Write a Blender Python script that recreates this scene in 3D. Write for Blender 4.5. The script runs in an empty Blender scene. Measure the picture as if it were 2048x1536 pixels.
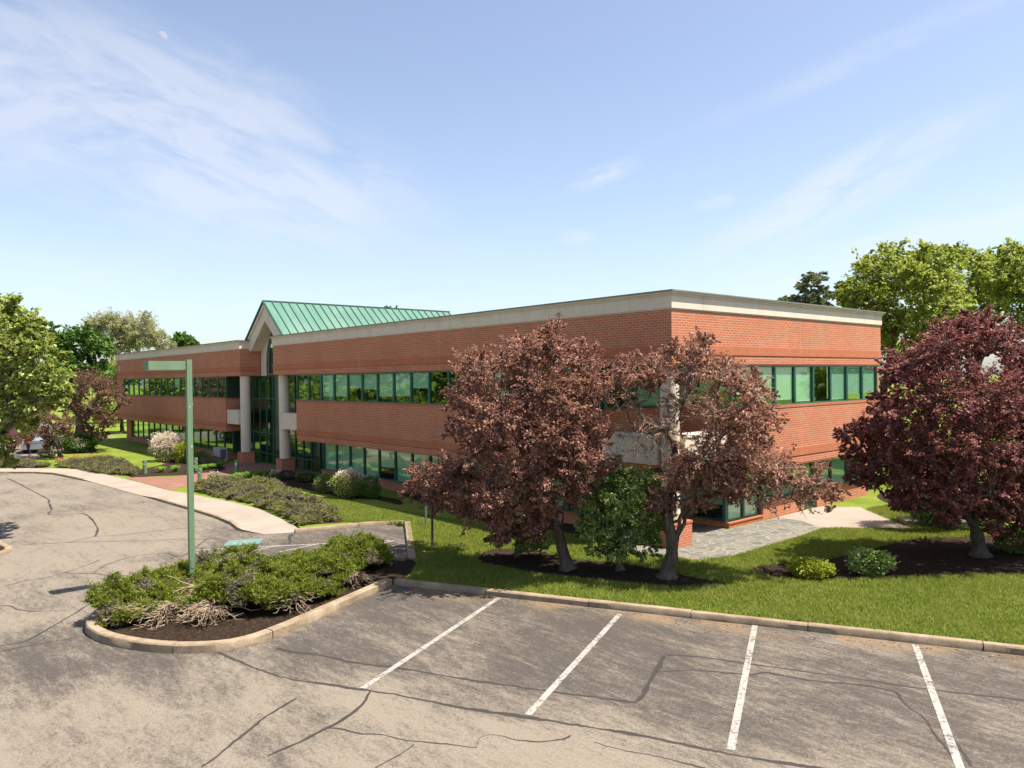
import bpy, math, random
import numpy as np
from mathutils import Vector, Matrix
S = 0.74                      # layout units -> metres (applied to every mesh and location at the end)
rng = np.random.default_rng(7); random.seed(7)
SC = bpy.context.scene; COL = SC.collection
TREES = {'plumA':((-0.61,-5.39,0.1),[(0.12,-6.61,7.97,0.85,1.0),(-1.08,-5.65,8.06,0.9,1.0),(-0.42,-7.72,7.64,0.76,1.0),(-1.46,-6.78,7.74,0.8,1.0),(-2.7,-5.86,7.81,0.84,1.0),(0.45,-5.6,7.56,0.73,1.0),(-0.55,-4.69,7.65,0.76,1.0),(-1.17,-8.85,7.2,0.8,1.0),(-2.69,-7.81,7.18,0.86,1.0),(-3.79,-6.74,7.34,0.91,1.0),(-1.34,-9.36,6.29,0.63,1.0),(-2.93,-8.12,6.29,0.68,1.0),(-4.31,-7.05,6.08,0.72,1.0),(0.11,-7.31,6.51,1.17,1.0),(-1.59,-5.77,6.64,1.27,1.0),(1.03,-5.87,6.4,0.93,1.0),(-0.12,-4.57,6.44,0.99,1.0),(-0.34,-8.7,5.64,1.14,1.0),(-2.22,-7.31,5.55,1.25,1.0),(-3.37,-6.05,5.53,1.33,1.0),(0.62,-7.14,5.1,1.24,1.0),(-1.06,-5.19,5.12,1.36,1.0),(1.41,-6.06,4.91,0.66,1.0),(0.11,-4.76,4.81,0.71,1.0),(-0.75,-3.74,4.79,0.75,1.0),(-0.91,-9.09,4.56,0.79,1.0),(-2.42,-7.69,4.53,0.85,1.0),(-3.77,-6.6,4.1,0.91,1.0),(0.03,-7.75,3.78,1.16,1.0),(-1.95,-6.07,3.61,1.28,1.0),(1.0,-6.6,4.01,0.91,1.0),(-0.44,-5.22,3.97,0.98,1.0),(-1.39,-4.35,3.51,1.03,1.0),(-0.73,-8.73,3.23,0.86,1.0),(-2.35,-7.43,3.03,0.93,1.0),(-3.48,-6.68,2.85,0.98,1.0),(-3.56,-8.38,3.53,0.76,1),(-4.86,-7.52,3.17,0.8,1),(-5.91,-6.64,3.07,0.84,1),(-6.52,-7.55,2.99,0.72,1),(-7.43,-6.96,2.99,0.74,1),(-5.44,-7.49,2.31,0.66,1),(-6.46,-6.76,2.24,0.69,1),(-7.14,-6.36,2.07,0.7,1),(-0.79,-8.37,2.43,0.7,1.0),(-1.82,-7.34,2.15,0.74,1.0),(-3.31,-6.3,1.72,0.79,1.0),(0.66,-3.76,7.24,0.61,0.9),(0.13,-7.39,2.76,0.67,1.0),(-1.13,-6.07,2.33,0.71,1.0),(-2.15,-5.2,2.14,0.75,1.0),(-0.26,-6.46,8.47,0.43,1.0),(-0.94,-5.76,8.56,0.45,1.0),(-1.63,-5.03,8.66,0.46,1.0),(-1.48,-9.38,5.3,0.58,1.0),(-2.66,-8.35,5.28,0.62,1.0),(-4.43,-7.06,5.16,0.67,1.0),(-7.74,-7.35,2.35,0.45,1),(-3.31,-7.68,2.21,0.64,1),(-4.11,-6.92,2.14,0.66,1),(-5.56,-6.07,1.65,0.7,1),(-1.19,-7.82,1.71,0.51,1.0),(-2.13,-7.11,1.43,0.54,1.0),(-2.66,-6.45,1.24,0.55,1.0),(0.79,-6.4,3.14,0.57,1.0),(-0.14,-5.41,2.93,0.6,1.0),(-1.37,-4.15,2.76,0.64,1.0),(-0.35,-7.31,1.93,0.51,0.8),(-1.12,-6.51,1.64,0.53,0.8),(-2.05,-5.74,1.5,0.55,0.8),(1.14,-5.54,3.93,0.51,0.8),(0.35,-4.53,3.87,0.53,0.8),(-0.46,-3.74,3.56,0.56,0.8)]),'plumB':((2.48,-3.66,0.1),[(3.98,-3.63,8.01,0.49,0.9),(3.25,-2.73,7.97,0.51,0.9),(2.84,-2.08,8.01,0.53,0.9),(3.73,-3.99,7.22,0.69,0.85),(2.71,-2.72,7.34,0.73,0.85),(4.52,-3.46,6.94,0.71,0.8),(3.73,-2.16,7.08,0.75,0.8),(3.14,-1.37,6.93,0.78,0.8),(5.11,-2.67,6.55,0.68,0.9),(4.57,-1.61,6.57,0.71,0.9),(3.82,-0.31,6.46,0.75,0.9),(5.44,-2.33,5.7,0.52,0.8),(4.69,-1.08,5.54,0.55,0.8),(4.23,-0.13,5.51,0.57,0.8),(3.31,-4.21,7.86,0.3,0.7),(2.67,-3.38,7.87,0.31,0.7),(2.25,-2.88,7.96,0.32,0.7),(2.74,-4.54,7.29,0.63,0.9),(2.14,-3.75,7.34,0.65,0.9),(2.14,-4.98,7.14,0.57,0.9),(1.45,-4.27,7.11,0.59,0.9),(1.3,-5.04,6.81,0.51,0.9),(4.48,-3.7,5.73,0.97,0.5),(3.42,-1.92,5.44,1.04,0.5),(5.22,-3.01,5.4,0.72,0.9),(4.47,-1.55,5.22,0.77,0.9),(3.51,-0.48,5.16,0.81,0.9),(3.73,-4.27,6.22,0.65,0.25),(2.88,-3.2,6.06,0.68,0.25),(2.31,-2.28,6.03,0.71,0.25),(4.11,-3.61,4.24,1.01,1.0),(3.31,-2.37,3.88,1.07,1.0),(4.96,-2.46,4.13,0.95,1.0),(4.08,-1.2,4.0,1.01,1.0),(3.47,-4.49,3.78,0.65,1.0),(2.49,-3.14,3.61,0.69,1.0),(3.57,-3.7,3.05,0.66,1.0),(3.11,-2.85,2.78,0.69,1.0),(2.7,-4.3,2.86,0.57,1.0),(2.29,-3.86,2.83,0.58,1.0),(5.46,-1.62,3.85,0.73,1.0),(4.87,-0.75,3.79,0.76,1.0),(5.93,-0.38,3.36,0.71,0.8),(5.61,0.27,3.13,0.73,0.8),(6.25,0.55,2.87,0.55,0.9),(4.89,-3.1,3.37,0.58,1.0),(4.17,-2.16,3.08,0.61,1.0),(3.66,-1.0,2.98,0.64,1.0),(4.52,-3.24,3.59,0.65,1.0),(3.83,-2.09,3.4,0.69,1.0),(3.23,-1.17,3.26,0.71,1.0),(2.51,-5.08,5.07,0.82,0.04),(1.65,-4.26,5.1,0.86,0.04),(1.94,-5.14,6.22,0.59,0.12),(1.45,-4.43,6.23,0.6,0.12),(5.38,-0.37,2.71,0.79,0.12),(5.15,-1.88,3.1,0.66,0.15),(4.59,-1.12,2.87,0.69,0.15),(1.33,-4.73,3.96,0.69,0.03),(2.82,-4.91,6.88,0.43,0.8),(2.16,-3.95,6.84,0.45,0.8),(1.55,-3.19,6.89,0.46,0.8),(3.21,-4.65,5.24,0.65,0.12),(2.66,-3.89,5.07,0.68,0.12),(1.91,-2.9,4.98,0.71,0.12)]),'plumC':((8.64,7.23,0.1),[(8.64,4.41,7.97,0.96,1.0),(8.13,6.25,7.96,1.02,1.0),(7.53,8.04,8.03,1.08,1.0),(9.23,5.53,8.41,0.74,1.0),(8.74,7.41,8.44,0.79,1.0),(8.26,8.7,8.55,0.82,1.0),(9.73,6.75,7.97,0.9,1.0),(9.21,8.54,8.01,0.95,1.0),(7.86,3.4,7.46,0.84,1.0),(7.28,5.14,7.34,0.89,1.0),(6.34,6.98,7.34,0.95,1.0),(7.41,3.06,7.03,0.63,1.0),(6.68,4.92,7.0,0.67,1.0),(6.14,6.31,7.16,0.7,1.0),(8.43,3.6,6.06,1.3,1.0),(7.39,6.8,5.78,1.44,1.0),(9.57,4.9,6.21,1.3,1.0),(8.65,7.7,5.87,1.42,1.0),(10.4,6.79,6.0,1.5,1.0),(9.87,9.37,5.79,1.62,1.0),(7.39,2.46,5.65,0.83,1.0),(6.57,4.77,5.62,0.9,1.0),(5.69,6.45,5.4,0.95,1.0),(7.24,2.59,4.59,0.91,1.0),(6.52,4.32,4.62,0.96,1.0),(5.68,6.08,4.11,1.03,1.0),(6.82,2.36,3.79,0.6,0.9),(5.94,4.17,3.67,0.64,0.9),(5.58,5.43,3.39,0.66,0.9),(8.12,3.53,4.32,1.31,1.0),(7.12,6.12,3.79,1.43,1.0),(9.38,4.47,4.33,1.29,1.0),(8.59,7.69,4.17,1.42,1.0),(10.4,6.73,3.88,1.5,1.0),(9.97,9.07,3.87,1.61,1.0),(6.52,2.38,4.97,0.5,0.8),(5.89,3.64,4.97,0.52,0.8),(5.24,5.13,4.66,0.55,0.8),(8.74,4.01,2.93,0.9,1.0),(7.98,5.9,2.48,0.96,1.0),(7.28,8.4,2.12,1.04,1.0),(9.65,5.05,2.74,0.95,1.0),(9.04,7.46,2.58,1.03,1.0),(8.33,8.92,2.19,1.08,1.0),(10.18,7.54,2.16,1.0,1.0),(9.88,9.12,1.83,1.04,1.0),(6.12,2.59,3.36,0.43,0.7),(5.69,3.56,3.28,0.45,0.7),(5.21,4.5,3.13,0.46,0.7),(7.78,3.09,3.37,0.7,1.0),(7.14,5.07,3.21,0.74,1.0),(6.29,6.64,2.8,0.79,1.0),(5.91,2.6,4.15,0.33,0.7),(5.56,3.28,4.05,0.33,0.7),(5.06,4.3,3.99,0.35,0.7),(10.63,9.58,6.86,1.69,1.0),(10.79,9.52,4.43,1.68,1.0),(8.64,5.63,8.9,0.32,1.0),(8.31,6.62,8.9,0.34,1.0),(7.96,7.85,9.03,0.35,1.0),(8.47,4.09,2.11,0.6,0.8),(7.82,6.05,1.9,0.63,0.8),(7.28,7.62,1.62,0.67,0.8),(9.61,6.21,1.63,0.61,0.8),(9.16,7.59,1.35,0.63,0.8),(8.86,8.62,1.16,0.65,0.8),(9.87,8.68,0.96,0.68,1.0),(7.92,3.37,2.57,0.49,0.8),(7.16,5.25,2.19,0.52,0.8),(6.59,6.79,2.11,0.55,0.8),(5.76,2.62,4.82,0.36,0.7),(5.48,3.27,4.75,0.37,0.7),(5.1,4.1,4.64,0.38,0.7),(6.8,2.59,3.15,0.46,0.7),(6.12,4.17,2.97,0.49,0.7),(5.65,5.2,2.71,0.5,0.7),(7.28,3.08,2.53,0.32,0.6),(6.63,4.79,2.21,0.34,0.6),(6.09,5.93,2.14,0.35,0.6)]),'farplumA':((-68.17,-5.79,0.1),[(-66.84,-6.43,6.83,1.4,1.0),(-68.65,-6.07,7.07,1.43,1.0),(-65.4,-5.09,6.41,1.2,1.0),(-67.61,-4.37,6.23,1.23,1.0),(-67.44,-7.43,5.75,1.1,1.0),(-70.04,-7.1,5.94,1.13,1.0),(-64.35,-4.09,5.4,0.8,0.8),(-65.88,-3.67,5.31,0.81,0.8),(-67.69,-3.25,5.32,0.83,0.8),(-65.85,-6.09,4.74,1.29,1.0),(-68.49,-5.7,4.54,1.33,1.0),(-66.55,-7.2,3.77,1.09,1.0),(-68.87,-6.87,3.63,1.12,1.0),(-70.34,-6.23,3.78,1.14,1.0),(-64.86,-5.13,3.44,0.99,1.0),(-66.82,-4.72,3.25,1.01,1.0),(-68.85,-4.17,3.37,1.04,1.0),(-68.33,-7.93,4.75,0.9,1.0),(-70.2,-7.55,4.67,0.92,1.0),(-66.1,-6.34,2.26,0.7,1.0),(-68.04,-5.86,2.02,0.71,1.0),(-69.82,-5.57,2.11,0.73,1.0),(-65.58,-5.57,1.74,0.6,1.0),(-67.24,-5.2,1.69,0.61,1.0),(-68.87,-4.78,1.58,0.62,1.0),(-64.51,-3.6,5.03,0.6,0.7),(-65.98,-3.29,5.1,0.61,0.7),(-67.42,-2.96,5.09,0.62,0.7)]),'farplumB':((-62.36,-9.69,0.1),[(-61.65,-10.97,3.89,1.0,1.0),(-63.72,-10.71,3.92,1.03,1.0),(-60.99,-9.9,3.32,0.91,1.0),(-62.58,-9.53,3.32,0.93,1.0),(-61.5,-11.79,2.76,0.9,1.0),(-63.54,-11.62,2.48,0.92,1.0),(-65.33,-11.09,2.53,0.95,1.0),(-60.77,-9.23,2.65,0.73,1.0),(-62.23,-9.07,2.62,0.75,1.0),(-60.99,-10.71,2.45,0.82,1.0),(-62.93,-10.39,2.26,0.83,1.0),(-64.48,-10.21,2.3,0.85,1.0),(-67.28,-11.97,2.04,0.67,0.8),(-69.0,-11.72,1.87,0.68,0.8),(-70.85,-11.34,1.88,0.7,0.8),(-69.08,-12.74,1.36,0.68,0.8),(-70.71,-12.61,1.15,0.69,0.8),(-61.28,-10.83,1.35,0.41,1.0),(-62.96,-10.55,1.2,0.42,1.0),(-64.65,-10.23,1.1,0.43,1.0)]),'pear':((-23.6,-21.6,0.1),[(-23.35,-19.19,10.62,0.69,1.0),(-23.89,-19.03,10.64,0.7,1.0),(-22.21,-18.64,9.69,0.78,1.0),(-23.61,-18.33,9.84,0.8,1.0),(-22.5,-19.48,9.0,1.13,1.0),(-24.16,-19.11,9.32,1.18,1.0),(-21.65,-18.46,8.2,1.08,1.0),(-23.72,-18.22,8.42,1.14,1.0),(-20.81,-17.88,7.35,0.76,1.0),(-22.41,-17.55,7.21,0.79,1.0),(-23.92,-17.25,7.22,0.82,1.0),(-22.19,-19.17,7.08,1.17,1.0),(-24.12,-18.8,6.94,1.23,1.0),(-21.24,-18.17,6.39,0.77,1.0),(-22.55,-17.91,6.47,0.79,1.0),(-24.35,-17.74,6.5,0.82,1.0),(-22.19,-19.0,5.56,0.91,1.0),(-23.72,-18.68,5.4,0.94,1.0),(-24.74,-20.17,8.62,1.87,1.0),(-24.95,-20.19,6.28,1.88,1.0),(-20.51,-17.47,6.6,0.45,1.0),(-22.17,-17.21,6.53,0.47,1.0),(-23.13,-16.96,6.64,0.48,1.0),(-22.34,-19.75,4.78,0.67,1.0),(-24.05,-19.65,4.7,0.7,1.0),(-25.43,-19.35,4.59,0.72,1.0),(-20.91,-17.64,6.26,0.54,1.0),(-22.37,-17.45,6.29,0.56,1.0),(-23.35,-17.12,6.25,0.58,1.0),(-25.16,-20.29,10.52,1.41,1.0),(-25.53,-21.07,7.47,2.11,1.0),(-22.64,-19.38,3.9,0.32,0.6),(-23.9,-19.18,3.76,0.33,0.6),(-25.04,-19.03,3.69,0.34,0.6),(-22.84,-19.13,3.41,0.23,0.5),(-23.56,-19.06,3.38,0.23,0.5),(-24.47,-18.88,3.27,0.24,0.5),(-21.6,-18.42,8.76,0.68,1.0),(-22.83,-18.19,8.88,0.7,1.0),(-24.19,-18.04,8.86,0.72,1.0)]),'darkleft':((-93.6,-1.57,0.1),[(-96.33,-4.37,13.04,1.7,1.0),(-93.24,-3.54,12.08,1.67,1.0),(-95.47,-2.84,12.06,1.7,1.0),(-91.48,-1.72,12.81,1.67,1.0),(-94.03,-1.38,12.68,1.7,1.0),(-90.15,-0.14,11.25,1.67,1.0),(-92.25,0.32,11.61,1.7,1.0),(-91.56,-2.49,9.48,2.04,1.0),(-94.8,-2.07,9.29,2.1,1.0),(-90.16,-0.23,8.56,1.79,1.0),(-92.31,0.18,8.52,1.83,1.0),(-93.43,-4.26,9.9,1.79,1.0),(-95.88,-3.68,10.19,1.83,1.0),(-91.3,-1.44,7.43,1.92,1.0),(-93.78,-1.02,7.81,1.97,1.0),(-95.18,-3.52,7.48,1.95,1.0),(-91.46,0.92,6.75,1.43,1.0)]),'sparseA':((-124.81,8.29,0.1),[(-123.9,6.98,16.91,1.67,0.6),(-126.13,7.37,16.78,1.7,0.6),(-124.86,8.49,16.86,2.21,0.7),(-126.45,6.53,15.02,2.2,0.7),(-122.31,9.04,17.14,1.84,0.6),(-124.46,9.56,17.31,1.87,0.6),(-123.31,10.4,14.29,2.38,0.75),(-124.25,9.06,13.03,2.54,0.75),(-126.03,6.79,13.48,2.03,0.6)]),'sparseB':((-122.49,13.99,0.1),[(-121.35,12.05,16.78,1.86,0.7),(-124.34,12.76,17.24,1.9,0.7),(-120.19,16.71,13.44,1.89,0.7),(-124.34,11.85,15.23,2.58,0.7),(-119.58,13.78,17.16,1.86,0.6),(-122.97,14.5,17.15,1.9,0.6),(-122.94,10.73,16.4,1.87,0.6),(-125.36,11.53,16.85,1.9,0.6),(-119.69,13.38,14.87,2.36,0.75),(-123.02,14.16,15.18,2.42,0.75),(-118.84,15.11,14.2,2.03,0.75),(-121.22,16.18,14.11,2.07,0.75),(-121.72,11.94,13.41,2.2,0.6),(-124.1,12.81,13.88,2.24,0.6)]),'smallback':((-126.07,22.05,0.1),[(-124.83,21.28,14.43,1.63,1.0),(-126.63,22.04,14.82,1.65,1.0),(-123.63,22.45,13.68,1.26,1.0),(-125.83,23.07,13.66,1.28,1.0),(-125.78,20.53,13.28,1.45,1.0),(-127.25,21.25,13.1,1.46,1.0),(-122.74,23.46,12.77,0.9,1.0),(-124.78,24.26,12.83,0.92,1.0),(-124.37,21.8,12.35,1.44,1.0),(-126.42,22.33,12.29,1.46,1.0)]),'roofpeek':((-84.17,39.66,0.1),[(-83.2,38.79,17.61,0.7,1.0),(-84.11,39.31,17.77,0.7,1.0),(-85.34,39.98,17.8,0.71,1.0),(-82.43,39.47,17.43,0.62,1.0),(-83.67,40.14,17.47,0.63,1.0),(-84.49,40.9,17.75,0.63,1.0),(-84.08,37.98,16.86,0.77,1.0),(-85.29,38.85,17.09,0.78,1.0),(-82.2,40.4,16.69,0.78,1.0),(-83.32,41.04,16.75,0.78,1.0),(-82.99,39.07,15.45,1.55,1.0),(-84.41,40.11,15.7,1.57,1.0)]),'bigA':((-8.23,38.4,0.1),[(-7.79,35.86,14.9,1.48,0.8),(-8.89,38.4,15.07,1.55,0.8),(-7.19,37.15,15.92,1.26,0.8),(-7.93,39.35,16.29,1.3,0.8),(-7.22,39.58,16.75,0.97,0.7),(-8.25,34.7,13.5,1.24,0.8),(-9.19,36.93,13.73,1.29,0.8),(-10.32,39.12,13.79,1.33,0.8),(-8.64,34.26,12.54,0.93,0.8),(-9.79,36.51,12.59,0.97,0.8),(-10.71,38.37,12.94,1.0,0.8),(-7.32,35.6,12.31,1.74,0.8),(-8.67,38.57,12.67,1.83,0.8),(-6.46,37.66,13.92,1.76,0.8),(-7.6,39.89,14.3,1.83,0.8),(-7.88,35.53,10.4,1.75,0.8),(-9.09,38.22,10.6,1.83,0.8),(-6.68,37.21,10.78,1.76,0.8),(-7.79,39.74,10.68,1.83,0.8),(-8.33,34.4,10.78,0.97,0.8),(-9.34,36.88,10.87,1.01,0.8),(-10.23,38.93,11.17,1.04,0.8),(-7.63,39.48,8.89,1.83,0.9),(-8.97,33.7,13.11,0.7,0.7),(-10.12,35.97,13.27,0.72,0.7),(-10.92,37.92,13.43,0.75,0.7)]),'bigB':((-3.61,36.1,0.1),[(-3.61,34.55,15.78,0.95,0.8),(-4.33,36.02,16.02,0.97,0.8),(-2.67,34.74,15.14,1.15,0.8),(-3.58,36.92,15.61,1.2,0.8),(-3.03,33.43,13.63,1.5,0.8),(-4.2,35.96,14.17,1.57,0.8),(-2.13,35.08,13.66,1.44,0.8),(-3.19,37.58,13.85,1.5,0.8),(-3.27,33.13,11.68,1.5,0.8),(-4.15,36.06,11.89,1.57,0.8),(-2.09,34.9,11.5,1.61,0.8),(-3.24,37.41,12.04,1.69,0.8),(-3.25,33.92,10.1,1.44,0.8),(-4.22,36.3,10.1,1.5,0.8),(-3.98,35.85,8.71,1.67,0.9),(-2.55,37.66,9.06,1.68,0.9),(-3.74,33.07,14.22,1.08,0.8),(-4.61,35.69,14.53,1.12,0.8)]),'bigC':((-4.68,48.54,0.1),[(-5.7,47.61,17.04,1.12,0.8),(-3.12,48.51,16.04,1.27,0.8),(-3.76,50.41,16.17,1.3,0.8),(-4.6,46.62,16.47,1.18,0.7),(-5.25,48.44,16.53,1.21,0.7),(-3.83,47.16,15.37,1.51,0.8),(-4.6,49.5,15.85,1.56,0.8),(-4.41,45.99,13.47,1.59,0.8),(-5.49,48.51,13.73,1.65,0.8),(-3.2,47.49,13.45,1.59,0.8),(-3.92,49.95,13.89,1.64,0.8),(-4.47,49.09,11.51,1.72,0.8)]),'bigD':((-0.15,44.61,0.1),[(-0.82,41.92,14.42,1.3,0.8),(-1.4,43.97,14.48,1.34,0.8),(-0.34,43.18,16.2,1.0,0.7),(-0.7,44.43,16.46,1.02,0.7),(0.23,42.9,14.76,1.37,0.8),(-0.32,44.83,14.91,1.41,0.8),(-0.25,42.21,13.24,1.52,0.8),(-0.91,44.29,13.63,1.57,0.8),(1.08,43.37,13.19,1.9,0.8),(0.44,45.78,13.46,1.96,0.8),(-0.58,44.54,11.07,1.77,0.8),(1.07,46.02,15.71,1.56,0.8),(0.94,45.77,11.02,1.95,0.8)]),'pine':((-18.23,46.76,0.1),[(-17.64,44.69,16.19,0.67,1.0),(-18.52,46.32,16.39,0.68,1.0),(-19.33,47.8,16.54,0.7,1.0),(-17.15,45.38,16.0,0.76,1.0),(-17.98,46.79,16.3,0.78,1.0),(-18.65,48.48,16.51,0.8,1.0),(-15.7,47.9,14.21,0.58,1.0),(-16.29,49.0,14.28,0.59,1.0),(-16.77,50.03,14.36,0.59,1.0),(-15.84,47.2,15.52,0.38,1.0),(-16.53,48.5,15.63,0.39,1.0),(-17.07,49.64,15.76,0.4,1.0),(-19.64,43.07,14.08,0.34,1.0),(-20.38,44.3,14.23,0.34,1.0),(-20.81,45.07,14.25,0.35,1.0),(-18.04,44.18,15.43,0.62,1.0),(-18.83,45.56,15.57,0.63,1.0),(-19.6,47.36,15.88,0.65,1.0),(-16.82,45.69,15.04,0.57,1.0),(-17.7,47.4,15.27,0.59,1.0),(-18.37,48.86,15.32,0.6,1.0),(-17.35,44.77,14.55,0.76,1.0),(-18.37,46.5,14.65,0.78,1.0),(-19.14,48.11,15.04,0.8,1.0),(-18.55,43.7,14.21,0.48,1.0),(-19.42,45.19,14.43,0.49,1.0),(-20.1,46.49,14.44,0.5,1.0),(-16.32,45.96,14.34,0.48,1.0),(-17.18,47.79,14.59,0.49,1.0),(-18.09,49.31,14.77,0.5,1.0),(-19.04,43.19,14.13,0.38,1.0),(-19.95,44.74,14.33,0.39,1.0),(-20.46,45.84,14.42,0.4,1.0),(-17.85,44.46,13.91,0.67,1.0),(-18.64,46.0,14.04,0.68,1.0),(-19.65,47.72,14.33,0.7,1.0),(-16.99,45.5,13.8,0.76,1.0),(-17.86,46.91,14.04,0.78,1.0),(-18.69,48.7,14.08,0.8,1.0),(-18.27,43.92,13.53,0.67,1.0),(-18.99,45.38,13.74,0.68,1.0),(-19.9,46.99,13.75,0.7,1.0),(-16.59,45.68,13.11,0.86,1.0),(-17.49,47.47,13.22,0.88,1.0),(-18.17,49.11,13.39,0.9,1.0),(-15.94,46.58,14.54,0.38,1.0),(-16.79,48.32,14.69,0.39,1.0),(-17.4,49.54,14.87,0.4,1.0),(-17.63,44.8,12.91,0.95,1.0),(-18.37,46.11,12.88,0.97,1.0),(-19.41,47.85,13.25,1.0,1.0)]),'greenbush':((0.78,-4.15,0.1),[(0.87,-4.87,3.33,0.59,1.0),(0.51,-4.3,3.18,0.61,1.0),(1.39,-4.02,3.29,0.63,1.0),(1.06,-3.51,3.21,0.64,1.0),(0.5,-5.23,2.72,0.56,1.0),(-0.02,-4.62,2.59,0.57,1.0),(1.89,-3.82,2.62,0.56,1.0),(1.41,-3.12,2.45,0.57,1.0),(1.4,-4.83,2.51,0.77,1.0),(0.6,-3.81,2.34,0.81,1.0),(0.77,-5.16,1.87,0.66,1.0),(0.14,-4.53,1.72,0.68,1.0),(1.62,-4.05,1.75,0.73,1.0),(1.17,-3.27,1.57,0.75,1.0),(1.06,-4.6,1.05,0.52,1.0),(0.55,-4.01,0.96,0.54,1.0),(1.92,-3.32,1.96,0.42,1.0),(1.74,-3.01,1.87,0.43,1.0),(0.53,-5.29,1.68,0.59,1.0),(-0.07,-4.63,1.39,0.61,1.0),(1.46,-3.59,1.05,0.57,1.0),(0.24,-4.87,0.87,0.39,1.0),(0.19,-5.42,2.7,0.42,1.0),(-0.13,-5.16,2.71,0.43,1.0),(1.58,-3.15,3.22,0.43,1.0),(1.23,-4.35,3.48,0.49,1.0),(0.87,-4.01,3.34,0.5,1.0)]),'lowshrub':((-3.33,-5.45,0.1),[(-2.79,-5.58,1.16,0.38,0.7),(-3.29,-5.17,1.0,0.39,0.7),(-3.2,-5.85,1.23,0.38,0.8),(-3.63,-5.49,1.14,0.39,0.8),(-2.34,-5.37,0.91,0.34,0.6),(-3.04,-4.75,0.66,0.35,0.6),(-2.91,-5.61,0.58,0.38,0.8),(-3.16,-5.36,0.46,0.38,0.8),(-3.61,-6.26,0.95,0.38,0.8),(-3.79,-6.03,0.87,0.38,0.8),(-2.48,-4.85,0.53,0.38,0.8),(-2.8,-4.46,0.38,0.39,0.8),(-2.64,-5.34,1.43,0.42,0.8),(-2.97,-4.97,1.31,0.42,0.8)])}
POLY = {'mulchA':[(-3.77,-4.06),(-1.79,-4.21),(0.23,-3.24),(3.36,-3.03),(4.71,-2.88),(3.53,-4.64),(1.19,-5.66),(-1.36,-6.77),(-3.43,-7.03),(-4.63,-6.43),(-5.03,-5.22)],'mulchB':[(3.75,-0.66),(4.14,0.79),(4.91,2.25),(5.38,5.33),(5.77,8.65),(9.33,13.42),(11.75,6.47),(8.95,3.36),(7.39,1.17),(5.74,-0.74),(4.88,-1.16)],'mulchC':[(0.79,17.3),(2.01,16.46),(4.16,13.98),(5.79,15.61),(7.56,16.47),(5.28,24.88),(0.15,28.68),(-0.57,20.49)],'mulchD':[(-25.48,-8.27),(-30.69,-5.72),(-31.86,-3.54),(-35.21,-1.18),(-32.34,-0.4),(-25.65,-0.86),(-20.65,-0.94),(-18.51,-0.92),(-17.03,-1.88),(-19.98,-1.85),(-21.48,-2.8),(-24.58,-2.81),(-27.58,-3.03),(-28.77,-4.18),(-27.77,-5.91)],'mulchE':[(-39.83,-5.53),(-41.14,-7.95),(-41.08,-9.06),(-45.28,-8.59),(-47.48,-6.15),(-49.94,-3.43),(-46.94,-0.69),(-42.19,-1.24),(-39.92,-2.71),(-39.9,-4.78)],'mulchF':[(-15.28,-8.6),(-15.06,-7.67),(-14.63,-6.51),(-16.29,-6.08),(-17.33,-6.51),(-16.3,-8.37)],'mulchG':[(-53.55,-4.01),(-53.08,-2.45),(-48.27,-1.9),(-46.75,-4.04),(-50.35,-4.33)],'mulchH':[(-15.84,-0.71),(-13.76,-0.88),(-10.42,-1.55),(-8.57,-1.83),(-6.25,-0.83),(-4.09,-0.5),(-5.38,0.88),(-11.32,0.49),(-16.45,1.1),(-20.32,1.32),(-21.21,0.46)],'junR':[(-31.27,-8.43),(-32.39,-7.36),(-34.7,-5.21),(-33.92,-4.46),(-31.62,-4.34),(-27.86,-3.92),(-25.12,-4.19),(-20.54,-4.87),(-16.68,-5.87),(-15.29,-6.81),(-15.28,-8.6),(-18.53,-8.12),(-23.41,-7.7),(-27.08,-8.02)],'junL':[(-53.56,-11.78),(-57.1,-9.99),(-57.44,-7.55),(-53.66,-6.84),(-45.62,-7.6),(-42.36,-8.72),(-43.16,-9.47),(-46.71,-10.35),(-51.02,-10.84)],'junLL':[(-62.01,-14.49),(-58.42,-12.78),(-55.21,-11.85),(-53.77,-12.46),(-56.7,-15.18)],'roadL':[(-61.56,-16.71),(-62.25,-14.16),(-61.43,-12.31),(-63.18,-10.44),(-65.93,-9.19),(-71.38,-10.74),(-76.39,-15.19)],'slabL':[(-67.68,-11.4),(-64.12,-11.28),(-64.75,-9.41),(-66.52,-9.08),(-69.45,-11.04)],'patio':[(-1.36,-1.07),(-0.14,-1.33),(0.77,-1.11),(2.11,-1.31),(2.53,1.42),(2.38,7.59),(0.87,8.71),(0.22,7.2),(0.64,3.14),(-1.85,3.63)],'pad':[(0.87,8.71),(2.38,7.59),(3.51,8.58),(5.08,10.32),(3.78,11.63),(0.97,14.16),(0.51,12.06)]}
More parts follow.
